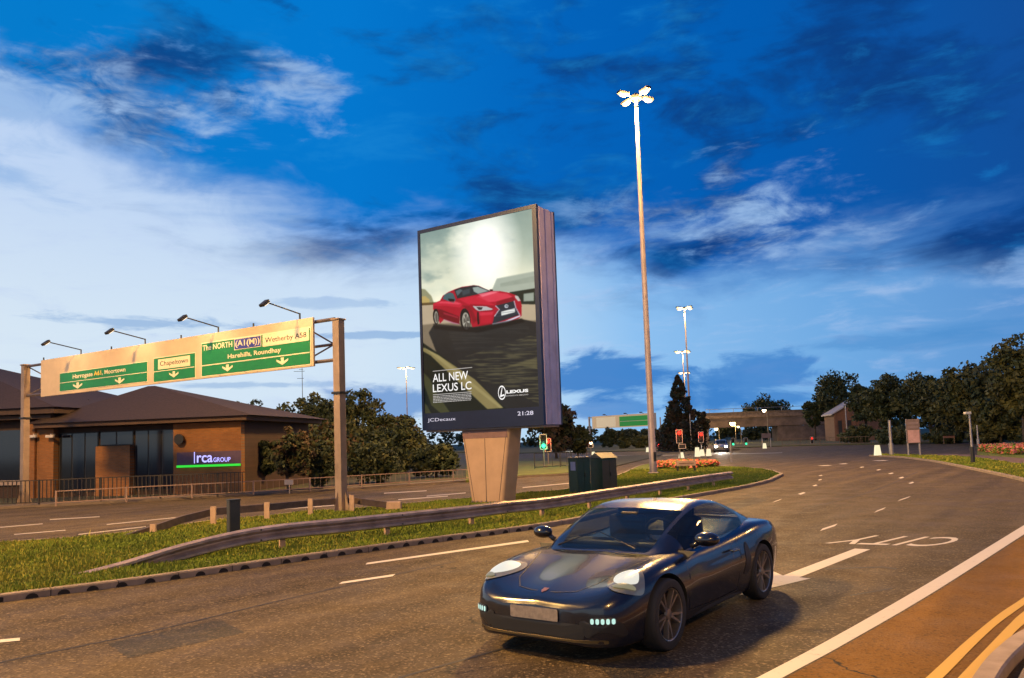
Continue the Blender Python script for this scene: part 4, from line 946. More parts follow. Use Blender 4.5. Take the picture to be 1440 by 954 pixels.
# pedestal
def ped(m, y, w0, w1, z0, z1, d, mi=0):
    n = 6; 
    def ring(w, z):
        out = []; r = .12
        for cx, cy, a0 in ((w/2-r, -d/2+r, -90), (w/2-r, d/2-r, 0), (-w/2+r, d/2-r, 90), (-w/2+r, -d/2+r, 180)):
            for k in range(n): a = R(a0+90*k/(n-1)); out.append((cx+r*math.cos(a), y+cy+r*math.sin(a), z))
        return out
    a, b = ring(w0, z0), ring(w1, z1); N_ = len(a); m.add(a+b, [(i, (i+1) % N_, N_+(i+1) % N_, N_+i) for i in range(N_)]+[tuple(range(N_, 2*N_))], mi)
w0, w1 = 1.27, 1.98; pdp = .80; py_ = pdp/2
PEDM = mat('pedestal_panel', (.42, .28, .19), .5, .1, var=.12, scale=1.5)
zP = zB-.055
m = MB(); ped(m, py_, w0, w1, .02, zP, pdp); pe = m.build('pedestal', PEDM, bb, smooth=True, angle=40)
for a, b in ((0, 0), (-w0/2+.16, -w1/2+.16), (w0/2-.16, w1/2-.16)):
    m = MB(); m.add([(a-.009, -.004, .05), (a+.009, -.004, .05), (b+.009, -.004, zP-.28), (b-.009, -.004, zP-.28)], [(0, 1, 2, 3)]); m.build('panel_seam', BLACK, pe)
m = MB(); m.box((0, -.005, zP-.14), (w1-.2, .012, .27)); m.build('collar', mat('collar', (.17, .10, .11), .5), pe)
for k in range(7):
    m = MB(); m.cyl((-.55+k*.18, -.04, ZI-.02), (-.55+k*.18, -.04, ZI+.06), .03, .03, 6); m.build('anchor_bolt', MATS['mast_steel'], pe)
# ---- the poster: a picture laid down in the poster's own metres, held as colours of a fine sheet
def srgb(c):
    c = np.asarray(c, float)/255; return np.where(c <= .04045, c/12.92, ((c+.055)/1.055)**2.4)
SC_ = 4; X0, Y0 = 586, 285; CW, CH = 180*SC_, 305*SC_
yy, xx = np.mgrid[0:CH, 0:CW]; PX = X0+(xx+.5)/SC_; PY = Y0+(yy+.5)/SC_
rgn = np.random.default_rng(4)
def vnoise(sx, sy, seed, oct_=4):
    out = np.zeros((CH, CW)); amp = 1; tot = 0; r = np.random.default_rng(seed)
    for o in range(oct_):
        gx_, gy_ = int(CW/sx)+3, int(CH/sy)+3; g_ = r.random((gy_, gx_))
        fx = xx/sx; fy = yy/sy; ix = fx.astype(int); iy = fy.astype(int); tx = fx-ix; ty = fy-iy; tx = tx*tx*(3-2*tx); ty = ty*ty*(3-2*ty)
        v = (g_[iy, ix]*(1-tx)+g_[iy, ix+1]*tx)*(1-ty)+(g_[iy+1, ix]*(1-tx)+g_[iy+1, ix+1]*tx)*ty
        out += amp*v; tot += amp; amp *= .5; sx = max(2, sx/2); sy = max(2, sy/2)
    return out/tot
img = np.zeros((CH, CW, 3))
def lerp(a, b, t): t = np.clip(t, 0, 1)[..., None]; return a*(1-t)+b*t
def A_(c): return np.array(c, float)
n1 = vnoise(120, 70, 1); n2 = vnoise(40, 30, 2)
vY = (PY+.20*(PX-590)-285)    # height down the poster, undoing the slant of its top edge
sky = lerp(A_((128, 150, 145))+0*img, A_((236, 232, 205)), (vY-45)/95)
sky = lerp(sky, A_((205, 210, 190)), (n1-.42)*3*(1-np.clip((PX-650)/60, 0, 1)))
sky = lerp(sky, A_((120, 142, 138)), (.45-n1)*2.5*(PX < 800))
sky = lerp(sky, A_((128, 150, 142)), np.clip((PX-705)/60, 0, 1)*.8*np.clip((400-PY)/60, 0, 1))
dd = np.hypot((PX-682)/40, (PY-350)/62); sky = lerp(sky, A_((255, 255, 246)), 1.35-dd)
img = sky
def poly(L, c, k=1.0, zoom='B', tex=None, hi=None, soft=0):
    ox, oy, s = {'B': (590, 380, 7.95), 'C': (590, 500, 8.0), 'P': (0, 0, 1)}[zoom]
    P = [((x/s+ox-X0)*SC_, (y/s+oy-Y0)*SC_) for x, y in L]
    xs = [p[0] for p in P]; ys = [p[1] for p in P]
    x0, x1, y0_, y1 = max(0, int(min(xs))-1), min(CW, int(max(xs))+2), max(0, int(min(ys))-1), min(CH, int(max(ys))+2)
    if x1 <= x0 or y1 <= y0_: return
    sub = np.c_[xx[y0_:y1, x0:x1].ravel()+.5, yy[y0_:y1, x0:x1].ravel()+.5]
    mk = in_poly(sub, P).reshape(y1-y0_, x1-x0).astype(float)*k
    if tex is not None: mk = mk*tex[y0_:y1, x0:x1]
    for _ in range(soft):
        q = np.pad(mk, 2, mode='edge'); mk = (q[:-4, 2:-2]+q[1:-3, 2:-2]+q[3:-1, 2:-2]+q[4:, 2:-2]+q[2:-2, :-4]+q[2:-2, 1:-3]+q[2:-2, 3:-1]+q[2:-2, 4:]+q[2:-2, 2:-2])/9
    img[y0_:y1, x0:x1] = lerp(img[y0_:y1, x0:x1], A_(c), mk)
def ell(cx, cy, rx, ry, rot=0, n=28):
    out = []
    for i in range(n):
        a = 2*math.pi*i/n; x, y = rx*math.cos(a), ry*math.sin(a); c, s = math.cos(rot), math.sin(rot); out.append((cx+x*c-y*s, cy+x*s+y*c))
    return out
# headland, sea, barrier, road
poly([(860, 95), (1300, 10), (1300, 230), (1020, 250), (800, 240)], (150, 160, 148), .9, soft=6)
poly([(900, 150), (1300, 60), (1300, 130), (900, 190)], (120, 130, 118), .5, tex=n2*1.4, soft=4)
poly([(0, 205), (60, 215), (130, 290), (170, 400), (0, 420)], (128, 128, 98), .9, soft=3)
poly([(0, 300), (60, 290), (110, 330), (110, 380), (0, 380)], (190, 160, 90), .7, soft=3)
poly([(0, 370), (220, 355), (220, 400), (0, 420)], (88, 70, 42), .95, soft=2)
streak = vnoise(160, 5, 6, 3)
poly([(-40, 400), (200, 385), (1320, 360), (1320, 3000), (-40, 3000)], (172, 156, 132), 1)
poly([(-40, 620), (150, 600), (1320, 560), (1320, 3000), (-40, 3000)], (120, 108, 90), 1, soft=8)
poly([(1000, 248), (1320, 198), (1320, 385), (1120, 380)], (30, 40, 36), 1, soft=2)
poly([(1160, 265), (1275, 250), (1275, 345), (1160, 350)], (170, 178, 165), .8, soft=4)
poly([(100, 700), (150, 620), (450, 640), (700, 640), (1130, 545), (1340, 590), (1340, 3000), (500, 3000), (200, 954)], (36, 38, 40), 1, soft=3)
poly([(-40, 760), (60, 830), (240, 954), (700, 1300), (1340, 1900), (1340, 3000), (-40, 3000)], (24, 33, 30), 1, soft=3)
poly([(400, 1000), (1340, 700), (1340, 1500), (900, 1300), (700, 1250)], (84, 80, 62), .85, tex=np.clip((vnoise(90, 6, 8, 3)-.45)*4, 0, 1), soft=1)
poly([(300, 640), (1200, 600), (1340, 900), (400, 900)], (58, 60, 60), .5, tex=np.clip((streak-.45)*3, 0, 1), soft=2)
poly([(900, 150), (1320, 20), (1320, 150), (1150, 120)], (104, 98, 70), .6, 'C', soft=6)
poly([(20, -90), (60, -80), (215, 0), (620, 270), (940, 590), (760, 605), (520, 380), (120, 0), (20, -55)], (132, 120, 80), .95, 'C', soft=2)
poly([(20, -110), (40, -96), (215, 0), (940, 590), (900, 595), (190, 30)], (170, 158, 112), .4, 'C', soft=3)
poly([(40, 190), (110, 260), (200, 440), (340, 640), (240, 655), (130, 560), (50, 330)], (70, 72, 48), .85, 'C', soft=3)
poly([(40, 520), (80, 560), (130, 655), (40, 660)], (78, 76, 50), .7, 'C', soft=3)
# the red coupe of the advertisement
poly([(150, 375), (225, 342), (260, 285), (320, 245), (390, 215), (470, 187), (600, 170), (660, 176), (730, 208), (800, 235), (900, 235), (1000, 253), (1080, 282), (1125, 330), (1140, 400), (1138, 510), (1100, 545), (950, 590), (810, 612), (640, 632), (590, 640), (560, 560), (500, 420), (450, 500), (440, 604), (380, 592), (270, 552), (225, 600), (200, 520), (165, 470), (150, 440)], (158, 16, 42))
poly([(165, 430), (240, 440), (440, 520), (445, 604), (380, 592), (270, 552), (215, 520)], (104, 8, 28), .95, soft=2)
poly([(150, 375), (230, 345), (400, 360), (480, 380), (450, 420), (300, 400), (160, 400)], (186, 34, 58), .8, soft=2)
poly([(385, 222), (450, 196), (600, 176), (655, 178), (795, 236), (620, 277), (420, 318)], (36, 42, 48))
poly([(590, 196), (650, 186), (770, 234), (650, 264), (605, 240)], (160, 174, 168), .85, soft=1)
poly([(400, 235), (450, 212), (480, 225), (420, 290)], (110, 130, 136), .6, soft=2)
poly([(255, 322), (275, 275), (330, 248), (375, 262), (402, 332), (380, 372), (300, 340)], (66, 92, 98))
poly([(315, 318), (388, 326), (384, 364), (335, 356)], (24, 18, 22))
poly([(620, 300), (800, 243), (980, 262), (1040, 300), (850, 352), (760, 360), (640, 330)], (206, 62, 82), .85, soft=3)
poly([(430, 325), (620, 285), (760, 350), (840, 392), (700, 400), (560, 390)], (186, 30, 56), .9, soft=3)
poly([(560, 380), (700, 385), (840, 400), (800, 470), (660, 470), (590, 450)], (140, 12, 36), .9, soft=2)
poly([(590, 402), (740, 405), (822, 436), (800, 446), (660, 458), (625, 440)], (172, 172, 172))
poly([(632, 412), (706, 416), (690, 444), (660, 446)], (50, 46, 50))
poly([(640, 470), (660, 470), (668, 600), (650, 612), (640, 560)], (40, 8, 20), .9)
poly([(690, 480), (820, 470), (800, 585), (680, 600)], (176, 22, 48), .8, soft=2)
poly([(840, 400), (1050, 345), (1072, 420), (1118, 500), (812, 602), (832, 520), (892, 440)], (38, 44, 54))
poly([(838, 398), (852, 396), (896, 440), (840, 520), (830, 515), (884, 440)], (190, 190, 198), .9)
poly([(1048, 343), (1060, 340), (1080, 420), (1124, 500), (1112, 505), (1068, 425)], (180, 180, 190), .8)
poly([(910, 466), (1064, 424), (1065, 470), (912, 511)], (214, 216, 212))
poly(ell(968, 404, 22, 20), (200, 206, 214)); poly(ell(968, 404, 15, 13), (38, 44, 54)); poly([(960, 392), (968, 392), (968, 410), (982, 412), (982, 417), (958, 415)], (200, 206, 214))
poly([(808, 598), (950, 570), (1122, 503), (1124, 520), (960, 590), (812, 613)], (196, 202, 214), .95)
poly([(1060, 284), (1098, 290), (1128, 345), (1100, 348), (1070, 312)], (184, 194, 186), .9)
poly([(780, 215), (812, 215), (822, 232), (790, 236)], (50, 14, 22))
poly([(260, 545), (380, 585), (440, 600), (440, 608), (370, 598), (268, 556)], (170, 120, 140), .8)
poly(ell(508, 555, 58, 128, -.08), (20, 20, 22)); poly(ell(517, 570, 42, 98, -.08), (150, 146, 134)); poly(ell(522, 574, 32, 82, -.08), (84, 80, 74))
for k in range(5):
    a = k*1.2566; poly([(520, 574), (520+36*math.cos(a), 572+90*math.sin(a)), (520+36*math.cos(a+.25), 572+90*math.sin(a+.25))], (186, 182, 168))
poly(ell(181, 520, 33, 88, -.06), (22, 20, 22)); poly(ell(185, 528, 22, 68, -.06), (150, 146, 134)); poly(ell(187, 530, 14, 54, -.06), (90, 84, 78))
poly([(150, 600), (600, 640), (1140, 540), (1180, 580), (640, 700), (160, 660)], (12, 14, 18), .75, soft=6)
poly([(180, 372), (240, 350), (400, 350), (470, 375), (430, 385), (250, 372)], (226, 92, 108), .55, soft=3)
poly([(470, 395), (560, 400), (600, 470), (640, 560), (600, 600), (560, 480), (500, 420)], (120, 10, 32), .8, soft=4)
poly([(660, 470), (830, 462), (812, 500), (670, 510)], (214, 70, 88), .5, soft=4)
poly([(650, 265), (800, 240), (900, 238), (830, 262), (700, 300)], (240, 150, 160), .55, soft=4)
poly([(860, 352), (1040, 300), (1070, 330), (1046, 344), (850, 396)], (118, 10, 34), .8, soft=3)
poly([(260, 470), (430, 525), (430, 540), (270, 492)], (190, 60, 80), .5, soft=2)
poly([(405, 215), (600, 168), (660, 176), (600, 180), (450, 200), (400, 228)], (60, 14, 24), .9, soft=1)
poly([(470, 230), (560, 205), (560, 260), (480, 285)], (70, 84, 92), .6, soft=4)
for yy_ in range(3): poly([(845+yy_*6, 455+yy_*30), (1088+yy_*8, 428+yy_*24), (1088+yy_*8, 434+yy_*24), (845+yy_*6, 462+yy_*30)], (70, 78, 90), .6, soft=1)
for _ in range(2):
    q = np.pad(img, ((2, 2), (2, 2), (0, 0)), mode='edge'); img = (q[:-4, 2:-2]+q[1:-3, 2:-2]+q[3:-1, 2:-2]+q[4:, 2:-2]+q[2:-2, :-4]+q[2:-2, 1:-3]+q[2:-2, 3:-1]+q[2:-2, 4:]+q[2:-2, 2:-2])/9
img = 128+(img-128)*1.07
img = np.clip(img+(n2[..., None]-.5)*8, 0, 255)
lin = srgb(img)
NU, NV = 280, 460
us = np.linspace(sL, sR, NU); vs_ = np.linspace(sB, sT, NV); UU, VV = np.meshgrid(us, vs_)
Wx = Pb0.x+eb.x*UU+nb_.x*.2; Wy = Pb0.y+eb.y*UU+nb_.y*.2; Wz = VV
dxc = Wx*_r.x+Wy*_r.y+(Wz-EYE)*_r.z; dyc = Wx*_u.x+Wy*_u.y+(Wz-EYE)*_u.z; dzc = Wx*_f.x+Wy*_f.y+(Wz-EYE)*_f.z
qx = 720+FPX*dxc/dzc; qy = 477+SH-FPX*dyc/dzc
ix = np.clip(((qx-X0)*SC_).astype(int), 0, CW-1); iy = np.clip(((qy-Y0)*SC_).astype(int), 0, CH-1)
cols = lin[iy, ix].reshape(-1, 3)
me = bpy.data.meshes.new('poster'); V = np.c_[UU.ravel(), np.full(UU.size, y0+.012), VV.ravel()]
idx = np.arange(NU*NV).reshape(NV, NU); F = np.stack([idx[:-1, :-1], idx[:-1, 1:], idx[1:, 1:], idx[1:, :-1]], -1).reshape(-1, 4)
me.from_pydata(V.tolist(), [], F.tolist()); ca = me.color_attributes.new('picture', 'FLOAT_COLOR', 'POINT'); ca.data.foreach_set('color', np.c_[cols, np.ones(len(cols))].ravel())
pm = bpy.data.materials.new('backlit_poster'); pm.use_nodes = True; nt = pm.node_tree; bs = nt.nodes['Principled BSDF']; at = nt.nodes.new('ShaderNodeAttribute'); at.attribute_name = 'picture'
setin(bs, Base_Color=(.01, .01, .01), Roughness=.3, Specular_IOR_Level=.08); nt.links.new(at.outputs['Color'], bs.inputs['Emission Color']); bs.inputs['Emission Strength'].default_value = 1.12
me.materials.append(pm); po = bpy.data.objects.new('poster', me); COL.objects.link(po); po.parent = bb
po['label'] = 'backlit car advertisement with a red coupe on a road'
TW = emat('poster_white', (.95, .95, .95), 1.0); TG = emat('poster_grey', (.5, .5, .5), .8); TL = emat('band_text', (.72, .70, .86), .9)
def c2(x, y): return 590+x/8.0, 500+y/8.0
def ptext(name, s, corners, mt, bold=0, yo=.0, parent=po):   # corners: left-bottom, right-bottom, right-top, left-top read on the poster
    Q = [(fu(*c2(*c)), fz(*c2(*c))) for c in corners]
    u0 = (Q[0][0]+Q[3][0])/2; u1 = (Q[1][0]+Q[2][0])/2; v0 = (Q[0][1]+Q[1][1])/2; v1 = (Q[2][1]+Q[3][1])/2
    m = MB(); text_on(m, s, u0, u1, v0, v1, lambda u, v: Vector((u, y0+.006+yo, v)), bold); return m.build(name, mt, parent)
ptext('headline', 'ALL NEW', [(145, 305), (540, 265), (548, 172), (150, 212)], TW, .006)
ptext('headline', 'LEXUS LC', [(150, 420), (582, 378), (582, 288), (148, 332)], TW, .006)
ptext('brand_name', 'LEXUS', [(975, 432), (1222, 410), (1222, 374), (975, 396)], TW, .04)
ptext('tagline', 'EXPERIENCE AMAZING', [(975, 466), (1222, 444), (1222, 430), (975, 452)], TG, .01)
ptext('owner_name', 'JCDecaux', [(97, 760), (410, 740), (412, 694), (97, 709)], TL, .0, -.032)
ptext('clock', '21:28', [(1107, 678), (1285, 668), (1285, 622), (1107, 632)], TL, .012, -.032)
m = MB()
for (xa, ya, xb, yb_) in ((148, 190, 590, 124), (150, 446, 582, 408)):
    a0, a1 = fu(*c2(xa, ya)), fu(*c2(xb, yb_)); zz = (fz(*c2(xa, ya))+fz(*c2(xb, yb_)))/2; m.box(((a0+a1)/2, y0+.005, zz), (a1-a0, .003, .022))
m.build('rule', TG, po)
m = MB(); rg = random.Random(2)
for k in range(5):
    yq = 466+k*17; a0 = fu(*c2(152, yq)); a1 = fu(*c2(582, yq-38)); zz = (fz(*c2(152, yq))+fz(*c2(582, yq-38)))/2; x = a0
    while x < a1-.02:
        w = min(rg.uniform(.03, .13), a1-x); m.box((x+w/2, y0+.005, zz), (w, .003, .026)); x += w+.018
m.build('small_print', TG, po)
cu_, cz_ = fu(*c2(925, 420)), fz(*c2(925, 420)); ru, rv = (fu(*c2(968, 416))-fu(*c2(882, 424)))/2, .23
m = MB(); n = 32; vs = []
for i in range(n):
    a = 2*math.pi*i/n; vs += [(cu_+ru*math.cos(a), y0+.006, cz_+rv*math.sin(a)), (cu_+ru*.84*math.cos(a), y0+.006, cz_+rv*.82*math.sin(a))]
m.add(vs, [(2*i, (2*i+2) % (2*n), (2*i+3) % (2*n), 2*i+1) for i in range(n)])
L_ = [(.05, .75), (.22, .85), (-.12, -.32), (.55, -.22), (.70, -.42), (-.42, -.62), (-.5, -.5)]
m.add([(cu_+ru*a, y0+.006, cz_+rv*b) for a, b in L_], [(0, 6, 2), (0, 2, 1), (6, 5, 2), (2, 5, 4), (2, 4, 3)])
m.build('emblem', TW, po)
# ================================================================ bridge, brick house, signs
Ba = W(985, 600, 196); Bb = W(1210, 600, 190); Ba.z = Bb.z = 0; d = Bb-Ba; rb = math.atan2(d.y, d.x); LB_ = d.length
zt = W(985, 583, 196).z; zu = W(1000, 603, 196).z
br = thing('road_bridge', 'brown concrete road bridge spanning the far end of the road', 'bridge', Ba, rb)
BRM = mat('bridge_concrete', (.11, .078, .068), .85, var=.45, scale=.5, bump=.3)
m = MB(); m.box((LB_/2, 0, (zt+zu)/2-.3), (LB_, 9, zt-zu-.8)); m.build('deck', BRM, br)
m = MB(); m.box((LB_/2, -4.65, zt-.65), (LB_, .25, 1.3)); m.box((LB_/2, 4.65, zt-.65), (LB_, .25, 1.3)); m.build('parapet', mat('parapet', (.14, .10, .085), .85, var=.4, scale=1.5), br)
m = MB(); m.box((LB_/2, -4.8, zt+.05), (LB_, .45, .16)); m.build('coping', mat('coping', (.10, .08, .08), .8), br)
for u, w in ((.8, 1.6), (LB_-10, 20)):
    m = MB(); m.box((u, 0, (zu)/2), (w, 8.6, zu)); m.build('abutment', BRM, br)
m = MB()
for k in range(7):
    u = 2+k*(LB_-4)/6; m.cyl((u, -4.6, zt), (u, -4.6, zt+1.0), .06, .06, 5)
m.cyl((1, -4.6, zt+.95), (LB_-1, -4.6, zt+.95), .05, .05, 5); m.build('handrail', GALV, br)
Hq = W(1174, 612, 150); Hq.z = .1; hz_ = W(1174, 583, 150).z
ho = thing('brick_house', 'lit brick gabled building with pale eaves right of the bridge', 'house', Hq, R(-12))
BRK = brick('lit_brick', (.30, .13, .07), (.24, .10, .055), (.2, .14, .1))
m = MB(); m.box((4.5, 5, hz_/2), (9, 10, hz_)); m.add([(0, 0, hz_), (9, 0, hz_), (4.5, 0, hz_+2.4), (0, 10, hz_), (9, 10, hz_), (4.5, 10, hz_+2.4)], [(0, 1, 2), (4, 3, 5)]); m.build('wall', BRK, ho)
for u in (.25, 1.9, 3.6):
    m = MB(); m.box((u, -.1, hz_/2), (.45, .2, hz_-.1)); m.build('pilaster', BRK, ho)
m = MB(); m.box((1.05, -.02, hz_*.45), (.7, .06, hz_*.6)); w_ = m.build('window', DARK, ho); m = MB(); m.box((2.75, -.02, hz_*.45), (.7, .06, hz_*.6)); m.build('window', DARK, ho)
m = MB(); m.add([(-.5, -.5, hz_-.25), (-.5, 10.5, hz_-.25), (4.5, 10.5, hz_+2.6), (4.5, -.5, hz_+2.6), (9.5, -.5, hz_-.25), (9.5, 10.5, hz_-.25), (-.5, -.5, hz_+.0), (-.5, 10.5, hz_), (4.5, 10.5, hz_+2.9), (4.5, -.5, hz_+2.9), (9.5, -.5, hz_), (9.5, 10.5, hz_)],
    [(0, 1, 7, 6), (6, 7, 8, 9), (9, 8, 11, 10), (4, 10, 11, 5), (0, 6, 9, 3), (3, 9, 10, 4), (0, 3, 2, 1), (3, 4, 5, 2)]); m.build('roof', mat('pale_eaves', (.40, .36, .36), .6), ho)
# small dark cottage roof among the trees
Q = W(1352, 612, 120); Q.z = .1; m = MB(); hq = W(1352, 590, 120).z
ct = thing('low_shed', 'low dark shed glimpsed between the trees behind the sensor post', 'shed', Q, R(8))
m = MB(); m.box((0, 0, hq*.35), (7, 4, hq*.7)); m.build('wall', BRICK2, ct)
m = MB(); m.add([(-4, -2.4, hq*.68), (4, -2.4, hq*.68), (4, 2.4, hq*.68), (-4, 2.4, hq*.68), (-2.6, 0, hq), (3.6, 0, hq)], [(0, 1, 5, 4), (1, 2, 5), (2, 3, 4, 5), (3, 0, 4), (3, 2, 1, 0)]); m.build('roof', mat('slate', (.09, .08, .10), .7), ct)
def board(name, label, px0, px1, yt, yb, ybase, mats, cat='sign', postw=.07, rot=0, legs_top=True, z=.1, parts=()):
    b = G((px0+px1)/2, ybase, z); D = b.y; x0 = W(px0, 600, D).x-b.x; x1 = W(px1, 600, D).x-b.x; zt = W(px0, yt, D).z-z; zb = W(px0, yb, D).z-z
    t = thing(name, label, cat, (b.x, b.y, z), rot); m = MB(); m.bbox(((x0+x1)/2, -.06, (zt+zb)/2), (x1-x0, .05, zt-zb), .01); p = m.build('panel', mats[0], t)
    for x in (x0+postw, x1-postw):
        m = MB(); m.cyl((x, .0, 0), (x, 0, zt+.02), postw, postw, 8); m.build('post', mats[1], t)
    for nm, fx0, fx1, fz0, fz1, mt in parts:
        m = MB(); m.box((x0+(x1-x0)*(fx0+fx1)/2, -.092, zb+(zt-zb)*(fz0+fz1)/2), ((x1-x0)*(fx1-fx0), .012, (zt-zb)*(fz1-fz0))); m.build(nm, mt, p)
    return t
P1 = mat('sign_brown_grey', (.15, .11, .11), .6, var=.2, scale=4); P2 = mat('sign_pinkish', (.42, .26, .28), .6, var=.3, scale=2.5)
board('direction_board', 'tall two-panel signboard on two posts at the verge tip', 1273.5, 1292.5, 590, 624, 641, (P1, GALV), parts=(('lower_poster', .08, .92, .03, .55, P2), ('upper_plate', .1, .9, .62, .72, mat('plate_mauve', (.2, .15, .17), .6)), ('upper_plate', .1, .9, .78, .88, MATS['plate_mauve'])))
board('low_sign', 'low brown sign on two legs before the hedge', 1325, 1341, 613.5, 616.5, 624, (mat('sign_brown', (.20, .10, .08), .7), MATS['rail_brown']), postw=.05)
board('flower_bed_sign', 'small cream sign on two dark posts in the flower bed', 948.5, 975.5, 648.5, 656, 663, (mat('sign_cream_small', (.5, .33, .24), .6), DARK), postw=.06, z=ZI, parts=(('inscription', .12, .88, .42, .58, mat('lettering_brown', (.2, .1, .07), .6)),))
board('brown_sign', 'distant grey-brown sign below the bridge right of the headlights', 1070, 1083, 610, 616.5, 629, (P1, GALV), postw=.07)
# ---------------------------------------------------------------- traffic signals
def lens_mat(c, s): return emat('lens_%d_%d' % (int(c[0]*10), int(c[1]*10)), c, s)
OFF = mat('lens_off', (.03, .025, .02), .3)
def signal(label, px, ylit, lit, yb, D=None, face=0, box=False, grp='traffic signals'):
    b = G(px, yb, 0) if D is None else W(px, yb, D); b.z = 0; D = b.y; zl = W(px, ylit, D).z
    t = thing('traffic_signal', label, 'traffic light', b, face, grp)
    k = {'red': 1, 'amber': 0, 'green': -1}[lit]; zc = zl-k*.30
    m = MB(); m.cyl((0, .12, 0), (0, .12, zc+.55), .057, .057, 8); m.build('pole', mat('signal_grey', (.16, .14, .13), .5), t)
    m = MB(); m.box((0, .045, zc), (.56, .02, 1.16)); bd_ = m.build('backing_board', BLACK, t)
    m = MB()
    for a, b_, c, e in ((-.27, -.235, -.57, .57), (.235, .27, -.57, .57), (-.27, .27, .535, .57), (-.27, .27, -.57, -.535)): m.box(((a+b_)/2, .03, zc+(c+e)/2), (b_-a, .008, e-c))
    m.build('white_border', mat('border_white', (.7, .65, .6), .5), bd_)
    m = MB(); m.bbox((0, -.03, zc), (.27, .12, .92), .02); hd = m.build('signal_head', BLACK, t)
    for j, nm in ((1, 'red'), (0, 'amber'), (-1, 'green')):
        on = nm == lit; r = .17 if on else .1
        m = MB(); mx = Matrix.Translation((0, -.095, zc+j*.30)) @ Matrix.Rotation(R(90), 4, 'X'); m.lathe([(r, 0), (r*.85, .035), (r*.45, .06), (0.001, .07)], 14, mx=mx)
        m.build('lens', {'red': lens_mat((1.0, .02, .01), 3), 'green': lens_mat((.05, .9, .4), 2), 'amber': lens_mat((1.0, .55, .3), 12)}[nm] if on else OFF, hd, smooth=True)
        m = MB(); n = 10; vs = [(.13*math.cos(R(-10+200*i/n)), y, zc+j*.30+.13*math.sin(R(-10+200*i/n))) for y in (-.09, -.26) for i in range(n+1)]; m.add(vs, [(i, i+1, n+2+i, n+1+i) for i in range(n)]); m.build('visor', BLACK, hd)
    if D < 112:
        ld = bpy.data.lights.new('lens_light', 'POINT'); ld.energy = 45; ld.color = {'red': (1, .04, .02), 'green': (.1, 1, .5), 'amber': (1, .6, .3)}[lit]; ld.shadow_soft_size = .1
        lo = bpy.data.objects.new('lens_light', ld); COL.objects.link(lo); lo.parent = t; lo.location = (0, -.5, zl)
    if box:
        m = MB(); m.box((.2, .0, zc-.85), (.62, .03, .42)); q = m.build('sign_box', BLACK, t)
        m = MB()
        for a, b_, c, e in ((-.1, -.07, -.2, .2), (.47, .50, -.2, .2), (-.1, .5, .17, .2), (-.1, .5, -.2, -.17)): m.box(((a+b_)/2, -.02, zc-.85+(c+e)/2), (b_-a, .008, e-c))
        m.build('box_border', MATS['border_white'], q)
signal('largest red signal, with a small boxed sign below it', 957, 609, 'red', 648, box=True)
signal('smaller red signal left of the bridge abutment', 987, 611, 'red', 640)
signal('signal showing green beside the pedestal', 765.5, 627, 'green', 659)
signal('signal showing red just right of the green one', 771.5, 621, 'red', 655)
signal('red signal between the billboard and the distant gantry', 825.5, 619.5, 'red', 643)
signal('signal with a pale orange light above the pitched cabinet', 831.5, 623, 'amber', 642.5)
signal('tiny green signal by the distant headlights on the left', 996.5, 626, 'green', 0, D=112)
signal('tiny green signal by the distant headlights on the right', 1014, 625.5, 'green', 0, D=114)
signal('faint red signal far right below the bridge', 1103, 618, 'red', 0, D=130)
# ================================================================ cars
def pchip(xs, ys, x):
    xs = np.asarray(xs, float); ys = np.asarray(ys, float); h = np.diff(xs); dl = np.diff(ys)/h; m = np.zeros(len(xs)); m[0] = dl[0]; m[-1] = dl[-1]
    for i in range(1, len(xs)-1):
        if dl[i-1]*dl[i] > 0: w1 = 2*h[i]+h[i-1]; w2 = h[i]+2*h[i-1]; m[i] = (w1+w2)/(w1/dl[i-1]+w2/dl[i])
    i = np.clip(np.searchsorted(xs, x)-1, 0, len(xs)-2); t = (x-xs[i])/h[i]
    return (2*t**3-3*t**2+1)*ys[i]+(t**3-2*t**2+t)*h[i]*m[i]+(-2*t**3+3*t**2)*ys[i+1]+(t**3-t**2)*h[i]*m[i+1]
CARPAINT = mat('dark_blue_paint', (.008, .009, .015), .24, .0, var=.0, coat=.55)
GLS = mat('car_glass', (.010, .014, .020), .04, 0, var=0, spec=.8)
def _see_through():
    nt = GLS.node_tree; b = nt.nodes['Principled BSDF']; o = next(n for n in nt.nodes if n.type == 'OUTPUT_MATERIAL')
    tr = nt.nodes.new('ShaderNodeBsdfTransparent'); tr.inputs[0].default_value = (.62, .70, .72, 1); mx = nt.nodes.new('ShaderNodeMixShader'); mx.inputs[0].default_value = .52
    nt.links.new(b.outputs[0], mx.inputs[1]); nt.links.new(tr.outputs[0], mx.inputs[2]); nt.links.new(mx.outputs[0], o.inputs[0])
_see_through()
TYRE = mat('tyre', (.016, .015, .015), .8, var=.2); RIM = mat('alloy', (.34, .30, .27), .32, .9, var=.1); ARCH = mat('arch_liner', (.006, .006, .006), .95, var=0)
CHROME = mat('chrome', (.5, .5, .5), .15, 1, var=0); RUB = mat('rubber_seal', (.008, .008, .009), .6, var=0)
